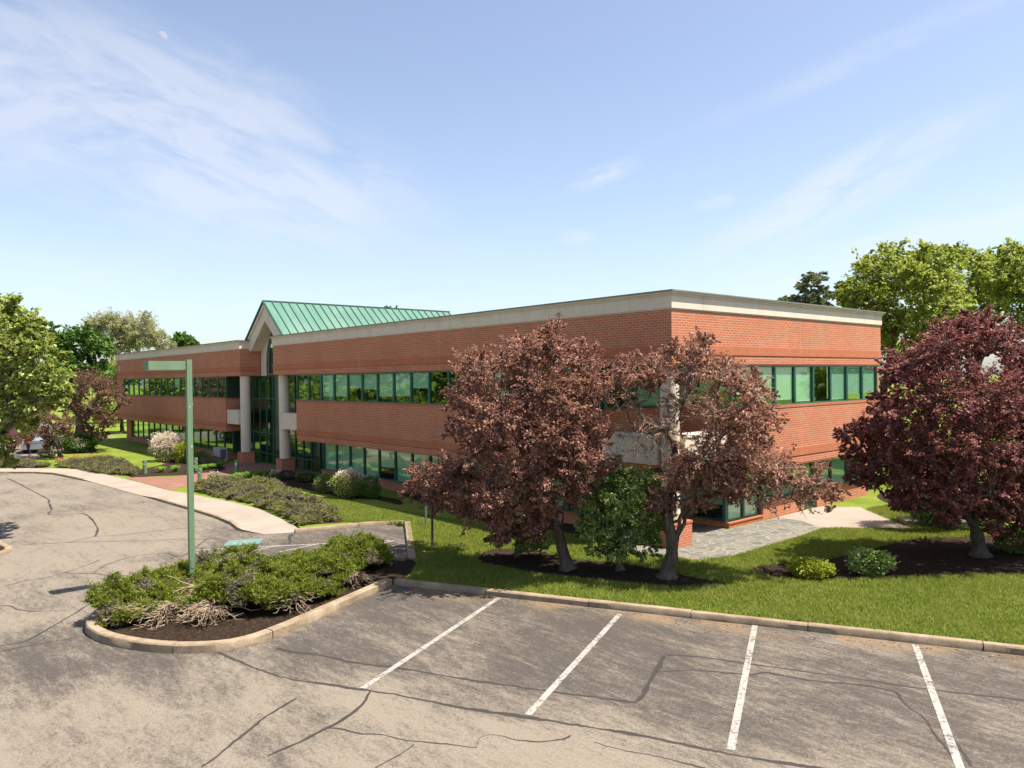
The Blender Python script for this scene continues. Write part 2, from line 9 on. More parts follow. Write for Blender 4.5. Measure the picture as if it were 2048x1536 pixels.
SH = {'azL':(-51.77,-3.49,1.45,2.46),'yel':(-49.34,-2.88,0.94,1.72),'rho':(-48.17,-1.81,0.77,0.98),'heath':(-45.45,-1.86,0.95,0.75),'lily0':(-43.15,-6.59,0.46,0.42),'lily1':(-42.67,-5.71,0.46,0.46),'lily2':(-41.64,-4.75,0.46,0.46),'lily3':(-42.32,-3.64,0.47,0.39),'lily4':(-42.54,-2.94,0.47,0.4),'lily5':(-43.48,-1.97,0.49,0.4),'lily6':(-34.13,-4.66,0.42,0.42),'lily7':(-34.73,-3.79,0.42,0.42),'lily8':(-34.75,-3.06,0.43,0.46),'lily9':(-35.05,-2.19,0.43,0.4),'lily10':(-35.49,-1.44,0.44,0.37),'azS':(-32.88,-6.21,0.5,0.87),'azT':(-32.88,-2.02,0.42,0.63),'dkA':(-32.22,-1.4,0.6,0.63),'dkB':(-29.77,-1.2,0.65,0.65),'ball':(-21.33,-2.65,1.11,1.67),'ballL':(-24.3,-2.55,0.71,1.17),'ballR':(-20.37,-1.72,0.64,1.34),'yg':(5.71,-0.01,0.77,0.58),'dkg':(7.07,1.59,0.72,0.89),'yew':(5.26,11.61,1.67,3.91),'yewB':(6.42,13.61,1.81,3.39),'edge':(9.47,8.92,0.86,0.86),'bigL':(-67.29,-7.1,1.6,2.0),'whL':(-63.92,-10.51,0.8,0.84),'fs':(-70.56,-10.0,0.86,1.26),'fl0':(-31.69,-5.73,0.33,0.33),'fl1':(-31.51,-4.89,0.33,0.27),'fl2':(-22.76,-5.09,0.29,0.35),'fl3':(-56.28,-7.61,0.44,0.62),'fl4':(-58.08,-8.13,0.45,0.49),'fl5':(-59.22,-9.18,0.45,0.45),'fl6':(-58.29,-10.54,0.44,0.35)}
CAMR = [[0.657601, 0.002294, 0.753363], [0.753265, 0.014373, -0.65756], [-0.012337, 0.999894, 0.007724]]
SKY_DUST=1.3; SKY_SAT=.82; SKY_STR=.086; SUN_E=4.3; EXPO=1.36; CLOUDC=(4.3,4.35,4.65,1); SKY_TINT=(.945,.945,.975,1)
# ---------------------------------------------------------------- helpers
def tag(o, label=None, cat=None, group=None, kind=None):
    if label: o['label'] = label
    if cat: o['category'] = cat
    if group: o['group'] = group
    if kind: o['kind'] = kind
    return o
def empty(name, loc=(0,0,0)):
    o = bpy.data.objects.new(name, None); o.location = loc; COL.objects.link(o); return o
def link(name, me, parent=None):
    o = bpy.data.objects.new(name, me); COL.objects.link(o)
    if parent: o.parent = parent
    return o
def np_mesh(name, V, F, mats, mi=None, smooth=False):
    """V (n,3), F (m,k) constant k"""
    me = bpy.data.meshes.new(name); V = np.asarray(V, np.float32); F = np.asarray(F, np.int32)
    n, k = F.shape
    me.vertices.add(len(V)); me.vertices.foreach_set('co', V.ravel())
    me.loops.add(n*k); me.loops.foreach_set('vertex_index', F.ravel())
    me.polygons.add(n); me.polygons.foreach_set('loop_start', np.arange(0, n*k, k, dtype=np.int32))
    me.polygons.foreach_set('loop_total', np.full(n, k, np.int32))
    for m in mats: me.materials.append(m)
    if mi is not None: me.polygons.foreach_set('material_index', np.asarray(mi, np.int32))
    if smooth: me.polygons.foreach_set('use_smooth', np.ones(n, bool))
    me.update(calc_edges=True); return me
class MB:
    def __init__(s): s.v=[]; s.f=[]; s.m=[]; s.u=[]
    def face(s, pts, m=0, uv=None):
        b=len(s.v); s.v += [tuple(p) for p in pts]; s.f.append(tuple(range(b,b+len(pts)))); s.m.append(m)
        if uv is None:
            a,b_,c=Vector(pts[0]),Vector(pts[1]),Vector(pts[2]); n=(b_-a).cross(c-a)
            if len(pts)>3 and n.length<1e-9: n=(c-a).cross(Vector(pts[3])-a)
            ax=max(range(3),key=lambda i:abs(n[i]))
            if ax==0: uv=[(p[1]*S,p[2]*S) for p in pts]
            elif ax==1: uv=[(p[0]*S,p[2]*S) for p in pts]
            else: uv=[(p[0]*S,p[1]*S) for p in pts]
        s.u += list(uv)
    def box(s,x0,x1,y0,y1,z0,z1,m=0):
        p=[(x0,y0,z0),(x1,y0,z0),(x1,y1,z0),(x0,y1,z0),(x0,y0,z1),(x1,y0,z1),(x1,y1,z1),(x0,y1,z1)]
        for q in ((3,2,1,0),(4,5,6,7),(0,1,5,4),(1,2,6,5),(2,3,7,6),(3,0,4,7)): s.face([p[i] for i in q],m)
    def obox(s,c,ax,L,W,H,m=0,bev=0):
        """box centred c (bottom at c.z), long axis angle ax in xy"""
        ca,sa=math.cos(ax),math.sin(ax)
        def P(a,b,z): return (c[0]+a*ca-b*sa,c[1]+a*sa+b*ca,c[2]+z)
        l,w=L/2,W/2
        if not bev:
            p=[P(-l,-w,0),P(l,-w,0),P(l,w,0),P(-l,w,0),P(-l,-w,H),P(l,-w,H),P(l,w,H),P(-l,w,H)]
            for q in ((3,2,1,0),(4,5,6,7),(0,1,5,4),(1,2,6,5),(2,3,7,6),(3,0,4,7)): s.face([p[i] for i in q],m)
        else:
            b=bev
            r=[[P(-l,-w,0),P(l,-w,0),P(l,w,0),P(-l,w,0)],[P(-l,-w,H-b),P(l,-w,H-b),P(l,w,H-b),P(-l,w,H-b)],[P(-l+b,-w+b,H),P(l-b,-w+b,H),P(l-b,w-b,H),P(-l+b,w-b,H)]]
            for k in range(2):
                for i in range(4):
                    j=(i+1)%4; s.face([r[k][i],r[k][j],r[k+1][j],r[k+1][i]],m)
            s.face(r[2],m); s.face(r[0][::-1],m)
    def prism(s,poly,z0,z1,m=0,mt=None):
        n=len(poly)
        for i in range(n):
            a,b=poly[i],poly[(i+1)%n]; s.face([(*a,z0),(*b,z0),(*b,z1),(*a,z1)],m)
        from mathutils.geometry import tessellate_polygon
        for t in tessellate_polygon([[Vector((*q,0)) for q in poly]]):
            q=[poly[i] for i in t]
            if (q[1][0]-q[0][0])*(q[2][1]-q[0][1])-(q[1][1]-q[0][1])*(q[2][0]-q[0][0])<0: q=q[::-1]
            s.face([(*a,z1) for a in q],m if mt is None else mt)
    def ring(s,poly,out,inn,z0,z1,m=0,closed=True):
        """wall ring on a CCW footprint: outer offset out, inner offset inn (mitred, right angles)"""
        n=len(poly); O=off(poly,out,closed); I=off(poly,-inn,closed)
        R=range(n) if closed else range(n-1)
        for i in R:
            j=(i+1)%n; a,b,c,d=O[i],O[j],I[i],I[j]
            s.face([(*a,z0),(*b,z0),(*b,z1),(*a,z1)],m); s.face([(*d,z0),(*c,z0),(*c,z1),(*d,z1)],m)
            s.face([(*a,z1),(*b,z1),(*d,z1),(*c,z1)],m); s.face([(*b,z0),(*a,z0),(*c,z0),(*d,z0)],m)
        if not closed:
            for i,k in ((0,0),(n-1,1)):
                q=[(*O[i],z0),(*O[i],z1),(*I[i],z1),(*I[i],z0)]; s.face(q if k else q[::-1],m)
    def cyl(s,c,r,z0,z1,n=28,m=0,cap=True,r2=None):
        r2=r if r2 is None else r2
        A=[(c[0]+r*math.cos(2*math.pi*i/n),c[1]+r*math.sin(2*math.pi*i/n),z0) for i in range(n)]
        B=[(c[0]+r2*math.cos(2*math.pi*i/n),c[1]+r2*math.sin(2*math.pi*i/n),z1) for i in range(n)]
        for i in range(n):
            j=(i+1)%n; s.face([A[i],A[j],B[j],B[i]],m,[(i*.2,z0*S),(i*.2+.2,z0*S),(i*.2+.2,z1*S),(i*.2,z1*S)])
        if cap: s.face(B,m); s.face(A[::-1],m)
    def tube(s,pts,r,n=8,m=0):
        V,F=tubes([(pts,[r]*len(pts) if not hasattr(r,'__len__') else r)],n)
        for f in F: s.face([tuple(V[i]) for i in f],m)
    def build(s,name,mats,parent=None,smooth=False,bevel=0):
        me=bpy.data.meshes.new(name); off_=Vector(parent.location) if parent else Vector((0,0,0))
        p=parent.parent if parent else None
        while p: off_+=p.location; p=p.parent
        me.from_pydata([tuple(Vector(v)-off_) for v in s.v],[],s.f)
        if not isinstance(mats,(list,tuple)): mats=[mats]
        for k in mats: me.materials.append(k)
        me.polygons.foreach_set('material_index',s.m)
        uv=me.uv_layers.new(name='UVMap'); uv.data.foreach_set('uv',[c for q in s.u for c in q])
        if smooth:
            import bmesh
            bm=bmesh.new(); bm.from_mesh(me); bmesh.ops.remove_doubles(bm,verts=bm.verts,dist=1e-4); bm.to_mesh(me); bm.free()
            me.polygons.foreach_set('use_smooth',[True]*len(me.polygons)); me.set_sharp_from_angle(angle=math.radians(40))
        me.update(); o=link(name,me,parent)
        return o
def off(poly,d,closed=True):
    n=len(poly); R=[]
    for i in range(n):
        a,b,c=poly[i-1],poly[i],poly[(i+1)%n]
        if not closed and i==0: a=(2*b[0]-c[0],2*b[1]-c[1])
        if not closed and i==n-1: c=(2*b[0]-a[0],2*b[1]-a[1])
        d1=Vector((b[0]-a[0],b[1]-a[1])).normalized(); d2=Vector((c[0]-b[0],c[1]-b[1])).normalized()
        n1=Vector((d1.y,-d1.x)); n2=Vector((d2.y,-d2.x)); m=(n1+n2); k=1+n1.dot(n2)
        m=m/max(k,.25); R.append((b[0]+m.x*d,b[1]+m.y*d))
    return R
def tubes(paths,n=5):
    """paths: list of (pts (k,3), radii (k)) -> V,F quads"""
    Vs=[];Fs=[];b=0; ang=np.arange(n)*2*np.pi/n; ca,sa=np.cos(ang),np.sin(ang)
    for pts,rad in paths:
        P=np.asarray(pts,float); k=len(P); R=np.asarray(rad,float)
        D=np.gradient(P,axis=0); D/=np.linalg.norm(D,axis=1,keepdims=True)+1e-9
        ref=np.array([[1.,.15,0]]) if abs((P[-1]-P[0])[2])>.6*np.linalg.norm(P[-1]-P[0]) else np.array([[.1,0,1.]])
        A=np.cross(D,ref); A/=np.linalg.norm(A,axis=1,keepdims=True)+1e-9; B=np.cross(D,A)
        V=P[:,None,:]+R[:,None,None]*(A[:,None,:]*ca[None,:,None]+B[:,None,:]*sa[None,:,None])
        Vs.append(V.reshape(-1,3)); i=np.arange(k-1)[:,None]*n; j=np.arange(n)[None,:]; j2=(j+1)%n
        Fs.append(np.stack([b+i+j,b+i+j2,b+i+n+j2,b+i+n+j],-1).reshape(-1,4)); b+=k*n
    return np.concatenate(Vs),np.concatenate(Fs)
# ---------------------------------------------------------------- materials
def mat(name):
    m=bpy.data.materials.new(name); m.use_nodes=True; nt=m.node_tree; nt.nodes.clear()
    N=nt.nodes; out=N.new('ShaderNodeOutputMaterial'); bs=N.new('ShaderNodeBsdfPrincipled'); nt.links.new(bs.outputs[0],out.inputs[0])
    class K: pass
    k=K(); k.m=m;k.nt=nt;k.N=N;k.L=nt.links.new;k.bs=bs;k.out=out
    tc=N.new('ShaderNodeTexCoord'); k.tc=tc
    def noise(scale,detail=5,rough=.55,vec=None,dist=0,dim='3D'):
        n=N.new('ShaderNodeTexNoise'); n.inputs['Scale'].default_value=scale;n.inputs['Detail'].default_value=detail;n.inputs['Roughness'].default_value=rough;n.inputs['Distortion'].default_value=dist
        k.L(vec or tc.outputs['Object'],n.inputs['Vector']); return n.outputs['Fac']
    def ramp(fac,stops):
        r=N.new('ShaderNodeValToRGB'); k.L(fac,r.inputs[0]); e=r.color_ramp.elements
        while len(e)<len(stops): e.new(.5)
        for q,(p,c) in zip(e,stops): q.position=p; q.color=(*c,1) if len(c)==3 else c
        return r.outputs[0]
    def math_(op,a,b=None,clamp=False):
        n=N.new('ShaderNodeMath'); n.operation=op; n.use_clamp=clamp
        for i,x in enumerate((a,b)):
            if x is None: continue
            if isinstance(x,(int,float)): n.inputs[i].default_value=x
            else: k.L(x,n.inputs[i])
        return n.outputs[0]
    def mix(f,a,b,t='MIX'):
        n=N.new('ShaderNodeMix'); n.data_type='RGBA'; n.blend_type=t
        for i,x in ((0,f),(6,a),(7,b)):
            if isinstance(x,(int,float)): n.inputs[i].default_value=x
            elif isinstance(x,tuple): n.inputs[i].default_value=(*x,1)
            else: k.L(x,n.inputs[i])
        return n.outputs[2]
    def sm(x,a,b):
        n=N.new('ShaderNodeMapRange'); n.interpolation_type='SMOOTHSTEP'; k.L(x,n.inputs[0]); n.inputs[1].default_value=a;n.inputs[2].default_value=b; return n.outputs[0]
    def bump(h,st=.3,d=.01):
        n=N.new('ShaderNodeBump'); n.inputs['Strength'].default_value=st; n.inputs['Distance'].default_value=d; k.L(h,n.inputs['Height']); k.L(n.outputs[0],bs.inputs['Normal']); return n
    def mapping(sc,rot=(0,0,0),loc=(0,0,0),src='Object'):
        n=N.new('ShaderNodeMapping'); n.inputs['Scale'].default_value=sc; n.inputs['Rotation'].default_value=rot; n.inputs['Location'].default_value=loc; k.L(tc.outputs[src],n.inputs[0]); return n.outputs[0]
    def island():
        g=N.new('ShaderNodeNewGeometry'); return g.outputs['Random Per Island']
    k.noise=noise;k.ramp=ramp;k.math=math_;k.mix=mix;k.sm=sm;k.bump=bump;k.mapping=mapping;k.island=island
    return k
def col(k,x):
    if isinstance(x,tuple): k.bs.inputs['Base Color'].default_value=(*x,1)
    else: k.L(x,k.bs.inputs['Base Color'])
def simple(name,c1,c2=None,sc=3,rough=.7,bump=0,bsc=60,metal=0,spec=.5):
    k=mat(name); c2=c2 or tuple(x*.75 for x in c1)
    col(k,k.ramp(k.noise(sc,6),[(.3,c2),(.7,c1)])); k.bs.inputs['Roughness'].default_value=rough; k.bs.inputs['Metallic'].default_value=metal; k.bs.inputs['Specular IOR Level'].default_value=spec
    if bump: k.bump(k.noise(bsc,4),bump,.01)
    return k.m
def leafmat(name,cols,rough=.5,trans=.25,spec=.35,tc=None,f=1.65):
    cols=[tuple(v*f for v in q) for q in cols]; tc=tuple(v*f for v in tc) if tc else None
    k=mat(name); c=k.ramp(k.island(),[(i/(max(1,len(cols)-1)),q) for i,q in enumerate(cols)])
    big=k.noise(1.1,3); c2=k.mix(k.sm(big,.35,.65),c,tuple(min(1,v) for v in (tc or cols[-1])))
    c3=k.mix(.25,c,c2); col(k,c3); k.bs.inputs['Roughness'].default_value=rough; k.bs.inputs['Specular IOR Level'].default_value=spec
    t=k.N.new('ShaderNodeBsdfTranslucent'); k.L(c3,t.inputs[0]); x=k.N.new('ShaderNodeMixShader'); x.inputs[0].default_value=trans
    k.L(k.bs.outputs[0],x.inputs[1]);k.L(t.outputs[0],x.inputs[2]);k.L(x.outputs[0],k.out.inputs[0]); return k.m
M={}
def brick(name,w,h,mortar,cA,cB,cM,offs=.5,msz=.011):
    k=mat(name); b=k.N.new('ShaderNodeTexBrick'); k.L(k.tc.outputs['UV'],b.inputs['Vector'])
    b.offset=offs; b.inputs['Scale'].default_value=1; b.inputs['Brick Width'].default_value=w; b.inputs['Row Height'].default_value=h
    b.inputs['Mortar Size'].default_value=msz; b.inputs['Mortar Smooth'].default_value=.15; b.inputs['Bias'].default_value=-.1
    b.inputs['Color1'].default_value=(*cA,1); b.inputs['Color2'].default_value=(*cB,1); b.inputs['Mortar'].default_value=(*cM,1)
    n=k.noise(.6,5); c=k.mix(k.math('MULTIPLY',k.sm(n,.35,.75),.25),b.outputs['Color'],tuple(x*.6 for x in cA))
    n2=k.noise(25,4); c=k.mix(.22,c,k.ramp(n2,[(.3,(.12,.05,.03)),(.7,(.75,.42,.32))]),'OVERLAY')
    st=k.noise(1,5,vec=k.mapping((2.2,2.2,.25))); c=k.mix(k.math('MULTIPLY',k.sm(st,.55,.8),.18),c,(.16,.10,.08))
    sp=k.N.new('ShaderNodeSeparateXYZ'); k.L(k.tc.outputs['UV'],sp.inputs[0]); jt=k.math('LESS_THAN',k.math('ABSOLUTE',k.math('SUBTRACT',k.math('FRACT',k.math('DIVIDE',k.math('ADD',sp.outputs[0],2.1),6.4)),.5)),.0011)
    c=k.mix(k.math('MULTIPLY',jt,.7),c,(.50,.40,.31)); ef=k.noise(.45,6,.7,vec=k.mapping((1,1,1.6))); c=k.mix(k.math('MULTIPLY',k.sm(ef,.6,.75),.16),c,(.62,.50,.40))
    col(k,c); k.bs.inputs['Roughness'].default_value=.85; k.bs.inputs['Specular IOR Level'].default_value=.2
    h_=k.math('SUBTRACT',1.0,b.outputs['Fac']); k.bump(h_,.5,.006); return k.m
BA,BB=(.50,.178,.090),(.40,.138,.070)
M['brick']=brick('red_brick',.245,.0765,.011,BA,BB,(.56,.41,.29),msz=.0085)
M['soldier']=brick('soldier_brick',.0765,.27,.005,(.48,.168,.08),(.41,.143,.068),(.48,.26,.16),offs=0,msz=.005)
def concm():
    k=mat('cast_concrete'); n=k.noise(1.5,7,.65); c=k.ramp(n,[(.3,(.58,.49,.395)),(.7,(.68,.585,.475))]); st=k.noise(1,6,.6,vec=k.mapping((5,5,.35))); c=k.mix(k.math('MULTIPLY',k.sm(st,.5,.75),.35),c,(.36,.30,.24))
    sp=k.N.new('ShaderNodeSeparateXYZ'); k.L(k.tc.outputs['UV'],sp.inputs[0]); jt=k.math('LESS_THAN',k.math('ABSOLUTE',k.math('SUBTRACT',k.math('FRACT',k.math('DIVIDE',sp.outputs[0],3.1)),.5)),.003)
    c=k.mix(k.math('MULTIPLY',jt,.6),c,(.25,.21,.17)); n2=k.noise(70,4); c=k.mix(.12,c,k.ramp(n2,[(.3,(.2,.2,.2)),(.7,(.8,.8,.8))]),'OVERLAY'); col(k,c); k.bs.inputs['Roughness'].default_value=.88; return k.m
M['concrete']=concm()
M['capmetal']=simple('weathered_cap_metal',(.22,.22,.18),(.13,.14,.11),.8,.55)
M['greentrim']=simple('green_metal_trim',(.05,.16,.11),(.035,.12,.085),2,.4)
def roofm():
    k=mat('green_standing_seam'); n=k.noise(1,6,vec=k.mapping((.7,5,.7))); n2=k.noise(.35,4)
    c=k.ramp(n,[(.3,(.03,.125,.088)),(.7,(.05,.165,.118))]); c=k.mix(k.math('MULTIPLY',k.sm(n2,.45,.75),.45),c,(.14,.21,.165))
    col(k,c); k.bs.inputs['Roughness'].default_value=.5; return k.m
M['roof']=roofm(); M['seam']=simple('dark_green_seam',(.03,.10,.075),None,2,.5)
def glass(name,tint,refl=1.0,ior=1.9):
    k=mat(name); k.N.remove(k.bs); t=k.N.new('ShaderNodeBsdfTransparent'); t.inputs[0].default_value=(*tint,1)
    g=k.N.new('ShaderNodeBsdfGlossy'); g.inputs['Roughness'].default_value=.015; g.inputs[0].default_value=(.66*refl,.86*refl,.70*refl,1)
    f=k.N.new('ShaderNodeFresnel'); f.inputs[0].default_value=ior; x=k.N.new('ShaderNodeMixShader')
    b=k.N.new('ShaderNodeBump'); b.inputs['Strength'].default_value=.12; b.inputs['Distance'].default_value=.02; k.L(k.noise(.9,2),b.inputs['Height']); k.L(b.outputs[0],g.inputs['Normal'])
    gm=k.N.new('ShaderNodeNewGeometry'); k.L(k.math('MULTIPLY',k.math('MULTIPLY',f.outputs[0],1.9,True),k.math('SUBTRACT',1.0,gm.outputs['Backfacing'])),x.inputs[0]);k.L(t.outputs[0],x.inputs[1]);k.L(g.outputs[0],x.inputs[2]);k.L(x.outputs[0],k.out.inputs[0]); return k.m
M['glass']=glass('green_tinted_glass',(.78,.92,.85))
M['blind_or_reflection']=simple('pale_blind_or_reflection',(.80,.80,.74),(.74,.75,.69),2,.9)
M['interior']=simple('office_interior',(.20,.22,.20),(.12,.13,.12),.6,.9)
M['roofgravel']=simple('flat_roof_membrane',(.12,.11,.10),None,1,.9)
M['frame']=simple('dark_green_window_frame',(.022,.115,.08),(.015,.085,.06),3,.35)
def asphalt():
    k=mat('worn_asphalt'); a=math.radians(25.6)
    sep=k.N.new('ShaderNodeSeparateXYZ'); k.L(k.tc.outputs['Object'],sep.inputs[0]); X,Y=sep.outputs[0],sep.outputs[1]
    px,py=-3.6*S,-10.86*S
    s=k.math('ADD',k.math('MULTIPLY',k.math('SUBTRACT',X,px),-math.sin(a)),k.math('MULTIPLY',k.math('SUBTRACT',Y,py),math.cos(a)))   # distance from kerb, negative into lot
    t=k.math('ADD',k.math('MULTIPLY',k.math('SUBTRACT',X,px),math.cos(a)),k.math('MULTIPLY',k.math('SUBTRACT',Y,py),math.sin(a)))
    stall=k.math('MULTIPLY',k.sm(s,-8.6*S,-6.2*S),k.sm(t,-.9*S,.8*S))
    # island surroundings
    dx=k.math('SUBTRACT',X,-3.6*S);dy=k.math('SUBTRACT',Y,-19.3*S)
    d=k.math('SQRT',k.math('ADD',k.math('MULTIPLY',dx,dx),k.math('MULTIPLY',dy,dy)))
    isl=k.math('SUBTRACT',1.0,k.sm(d,2.2*S,5.2*S))
    dx2=k.math('SUBTRACT',X,-13*S);dy2=k.math('SUBTRACT',Y,-9*S)
    d2=k.math('SQRT',k.math('ADD',k.math('MULTIPLY',dx2,dx2),k.math('MULTIPLY',dy2,dy2)))
    hc=k.math('SUBTRACT',1.0,k.sm(d2,3.5*S,7.5*S))
    reg=k.math('MAXIMUM',k.math('MAXIMUM',k.math('MULTIPLY',stall,.8),k.math('MULTIPLY',isl,.85)),k.math('MULTIPLY',hc,.75))
    st=k.mapping((.55,1.6,1),(0,0,-a)); 
    n1=k.noise(.8,8,.68,vec=st,dist=.4); n2=k.noise(.22,5,.6,dist=.3); n3=k.noise(4.5,10,.75,vec=st,dist=.3)
    v=k.math('ADD',k.math('ADD',k.math('MULTIPLY',n1,.55),k.math('MULTIPLY',n2,.55)),k.math('MULTIPLY',n3,.65))
    fine=k.noise(13,8,.85); fine2=k.noise(26,6,.9)
    v=k.math('ADD',v,k.math('MULTIPLY',k.math('SUBTRACT',fine,.5),.45))
    v=k.math('SUBTRACT',k.math('SUBTRACT',v,.045),k.math('MULTIPLY',reg,.21)); m=k.sm(v,.56,.93)
    m=k.math('ADD',m,k.math('MULTIPLY',k.math('SUBTRACT',fine,.5),.8),True)
    dark=k.ramp(fine2,[(.3,(.032,.027,.0235)),(.7,(.088,.075,.065))]); light=k.ramp(fine2,[(.28,(.11,.092,.07)),(.7,(.26,.223,.175))])
    c=k.mix(m,dark,light)
    str1=k.noise(1,9,.75,vec=k.mapping((.5,9,1),(0,0,-a)),dist=.35); c=k.mix(k.math('MULTIPLY',k.sm(str1,.58,.70),k.math('MULTIPLY',stall,.5)),c,(.26,.225,.18))
    vr=k.N.new('ShaderNodeTexVoronoi'); vr.feature='DISTANCE_TO_EDGE'; vr.inputs['Scale'].default_value=2.3
    ds=k.N.new('ShaderNodeVectorMath'); ds.operation='ADD'; nn=k.N.new('ShaderNodeTexNoise'); nn.inputs['Scale'].default_value=3; k.L(k.tc.outputs['Object'],nn.inputs['Vector']); k.L(nn.outputs['Color'],ds.inputs[0]); k.L(k.tc.outputs['Object'],ds.inputs[1]); k.L(ds.outputs[0],vr.inputs['Vector'])
    cr=k.math('SUBTRACT',1.0,k.sm(vr.outputs['Distance'],0,.018)); crm=k.math('MULTIPLY',cr,k.sm(k.noise(.5,4),.5,.62)); c=k.mix(k.math('MULTIPLY',crm,.6),c,(.21,.18,.15))
    blot=k.noise(1.3,3,.5); c=k.mix(k.math('MULTIPLY',k.sm(blot,.68,.8),.5),c,(.025,.021,.018))
    # sandy silt along the kerb
    silt=k.math('MULTIPLY',k.sm(s,-1.3*S,-.15*S),k.math('MULTIPLY',k.sm(t,-.5,.5),k.sm(k.noise(.7,3),.42,.62))); c=k.mix(k.math('MULTIPLY',silt,.75),c,(.20,.135,.08))
    col(k,c); k.bs.inputs['Roughness'].default_value=.9; k.bs.inputs['Specular IOR Level'].default_value=.25
    k.bump(k.math('ADD',fine2,fine),.5,.006); return k.m
M['asphalt']=asphalt()
M['seal']=simple('crack_filler_tar',(.034,.026,.021),(.020,.016,.014),9,.8)
def paint(name,c,wear):
    k=mat(name); n=k.noise(14,7,.7); n2=k.noise(2,3); w=k.math('ADD',n,k.math('MULTIPLY',n2,.42)); col(k,k.mix(k.sm(w,wear-.04,wear+.10),c,(.10,.085,.07))); k.bs.inputs['Roughness'].default_value=.8; return k.m
M['paint']=paint('worn_white_paint',(.29,.272,.245),.74); M['blue']=paint('faded_blue_paint',(.10,.19,.185),.80)
def kerbm():
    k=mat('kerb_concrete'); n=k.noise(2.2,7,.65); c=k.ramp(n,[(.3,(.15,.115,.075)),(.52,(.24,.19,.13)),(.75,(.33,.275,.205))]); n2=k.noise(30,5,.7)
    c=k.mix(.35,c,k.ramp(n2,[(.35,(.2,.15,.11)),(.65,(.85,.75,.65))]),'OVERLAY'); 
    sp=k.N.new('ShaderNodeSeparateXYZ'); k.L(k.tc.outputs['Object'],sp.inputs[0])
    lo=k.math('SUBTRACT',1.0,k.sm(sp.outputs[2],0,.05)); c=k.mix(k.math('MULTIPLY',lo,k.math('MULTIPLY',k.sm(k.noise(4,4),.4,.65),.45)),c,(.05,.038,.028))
    col(k,c); k.bs.inputs['Roughness'].default_value=.9; k.bump(n2,.3,.01); return k.m
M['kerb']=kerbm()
def walkm():
    k=mat('pale_concrete_paving'); n=k.noise(.8,6,.6); c=k.ramp(n,[(.3,(.23,.195,.16)),(.7,(.29,.25,.21))]); n2=k.noise(60,4); c=k.mix(.2,c,k.ramp(n2,[(.3,(.3,.27,.24)),(.7,(.8,.75,.7))]),'OVERLAY')
    col(k,c); k.bs.inputs['Roughness'].default_value=.9; k.bump(n2,.2,.004); return k.m
M['walk']=walkm()
M['paver']=brick('brick_paver',.2,.1,.004,(.25,.14,.105),(.21,.11,.08),(.15,.10,.08),msz=.004)
def flag():
    k=mat('flagstone_paving'); vr=k.N.new('ShaderNodeTexVoronoi'); vr.feature='DISTANCE_TO_EDGE'; vr.inputs['Scale'].default_value=2.5; vr.inputs['Randomness'].default_value=.85; k.L(k.mapping((1,1.25,0)),vr.inputs['Vector'])
    vc=k.N.new('ShaderNodeTexVoronoi'); vc.inputs['Scale'].default_value=2.5; vc.inputs['Randomness'].default_value=.85; k.L(k.mapping((1,1.25,0)),vc.inputs['Vector'])
    sp=k.N.new('ShaderNodeSeparateColor'); k.L(vc.outputs['Color'],sp.inputs[0])
    st=k.ramp(sp.outputs[0],[(0,(.085,.088,.08)),(.5,(.125,.125,.105)),(1,(.16,.145,.115))]); c=k.mix(k.sm(vr.outputs['Distance'],.035,.06),(.21,.185,.155),st)
    c=k.mix(.3,c,k.ramp(k.noise(9,6),[(.3,(.2,.2,.2)),(.7,(.8,.8,.78))]),'OVERLAY'); col(k,c); k.bs.inputs['Roughness'].default_value=.8; k.bump(k.sm(vr.outputs['Distance'],.02,.05),.4,.01); return k.m
M['flag']=flag()
def soil():
    k=mat('dark_mulch'); n=k.noise(16,9,.85); c=k.ramp(n,[(.36,(.009,.006,.004)),(.53,(.038,.026,.018)),(.66,(.11,.08,.056))]); k.bs.inputs['Specular IOR Level'].default_value=.05; col(k,c); k.bs.inputs['Roughness'].default_value=.95; k.bump(n,1.0,.04); return k.m
M['mulch']=soil()
def grassm():
    k=mat('lawn_turf'); n=k.noise(.35,5,.6); n2=k.noise(18,5,.7,vec=k.mapping((1,1,1))); c=k.ramp(n,[(.3,(.10,.150,.016)),(.52,(.155,.205,.026)),(.72,(.25,.25,.07))])
    w=k.N.new('ShaderNodeTexWave'); w.inputs['Scale'].default_value=.35; w.inputs['Distortion'].default_value=1.5; k.L(k.mapping((1,1,1),(0,0,.5)),w.inputs['Vector'])
    c=k.mix(k.math('MULTIPLY',w.outputs['Fac'],.18),c,(.17,.22,.035)); c=k.mix(.45,c,k.ramp(n2,[(.3,(.22,.22,.18)),(.7,(.78,.78,.7))]),'OVERLAY')
    col(k,c); k.bs.inputs['Roughness'].default_value=.9; k.bs.inputs['Specular IOR Level'].default_value=.1; k.bump(k.noise(90,4,.7),.8,.04); return k.m
M['grass']=grassm()
M['blade']=leafmat('grass_blades',[(.075,.125,.012),(.125,.18,.02),(.18,.215,.032),(.27,.255,.08)],.6,.4,.08,(.26,.26,.08),f=1.4)
def barkm():
    k=mat('tree_bark'); n=k.noise(1,7,.7,vec=k.mapping((14,14,3))); c=k.ramp(n,[(.3,(.03,.022,.016)),(.6,(.11,.085,.065)),(.8,(.24,.195,.155))]); col(k,c); k.bs.inputs['Roughness'].default_value=.95; k.bump(n,.8,.03); return k.m
M['bark']=barkm(); M['twig']=simple('pale_bare_twig',(.40,.30,.20),(.20,.145,.10),6,.9)
M['plum']=leafmat('plum_leaf',[(.07,.026,.022),(.14,.058,.042),(.21,.105,.075),(.30,.19,.14)],.55,.36,.2,(.27,.145,.10),f=1.65)
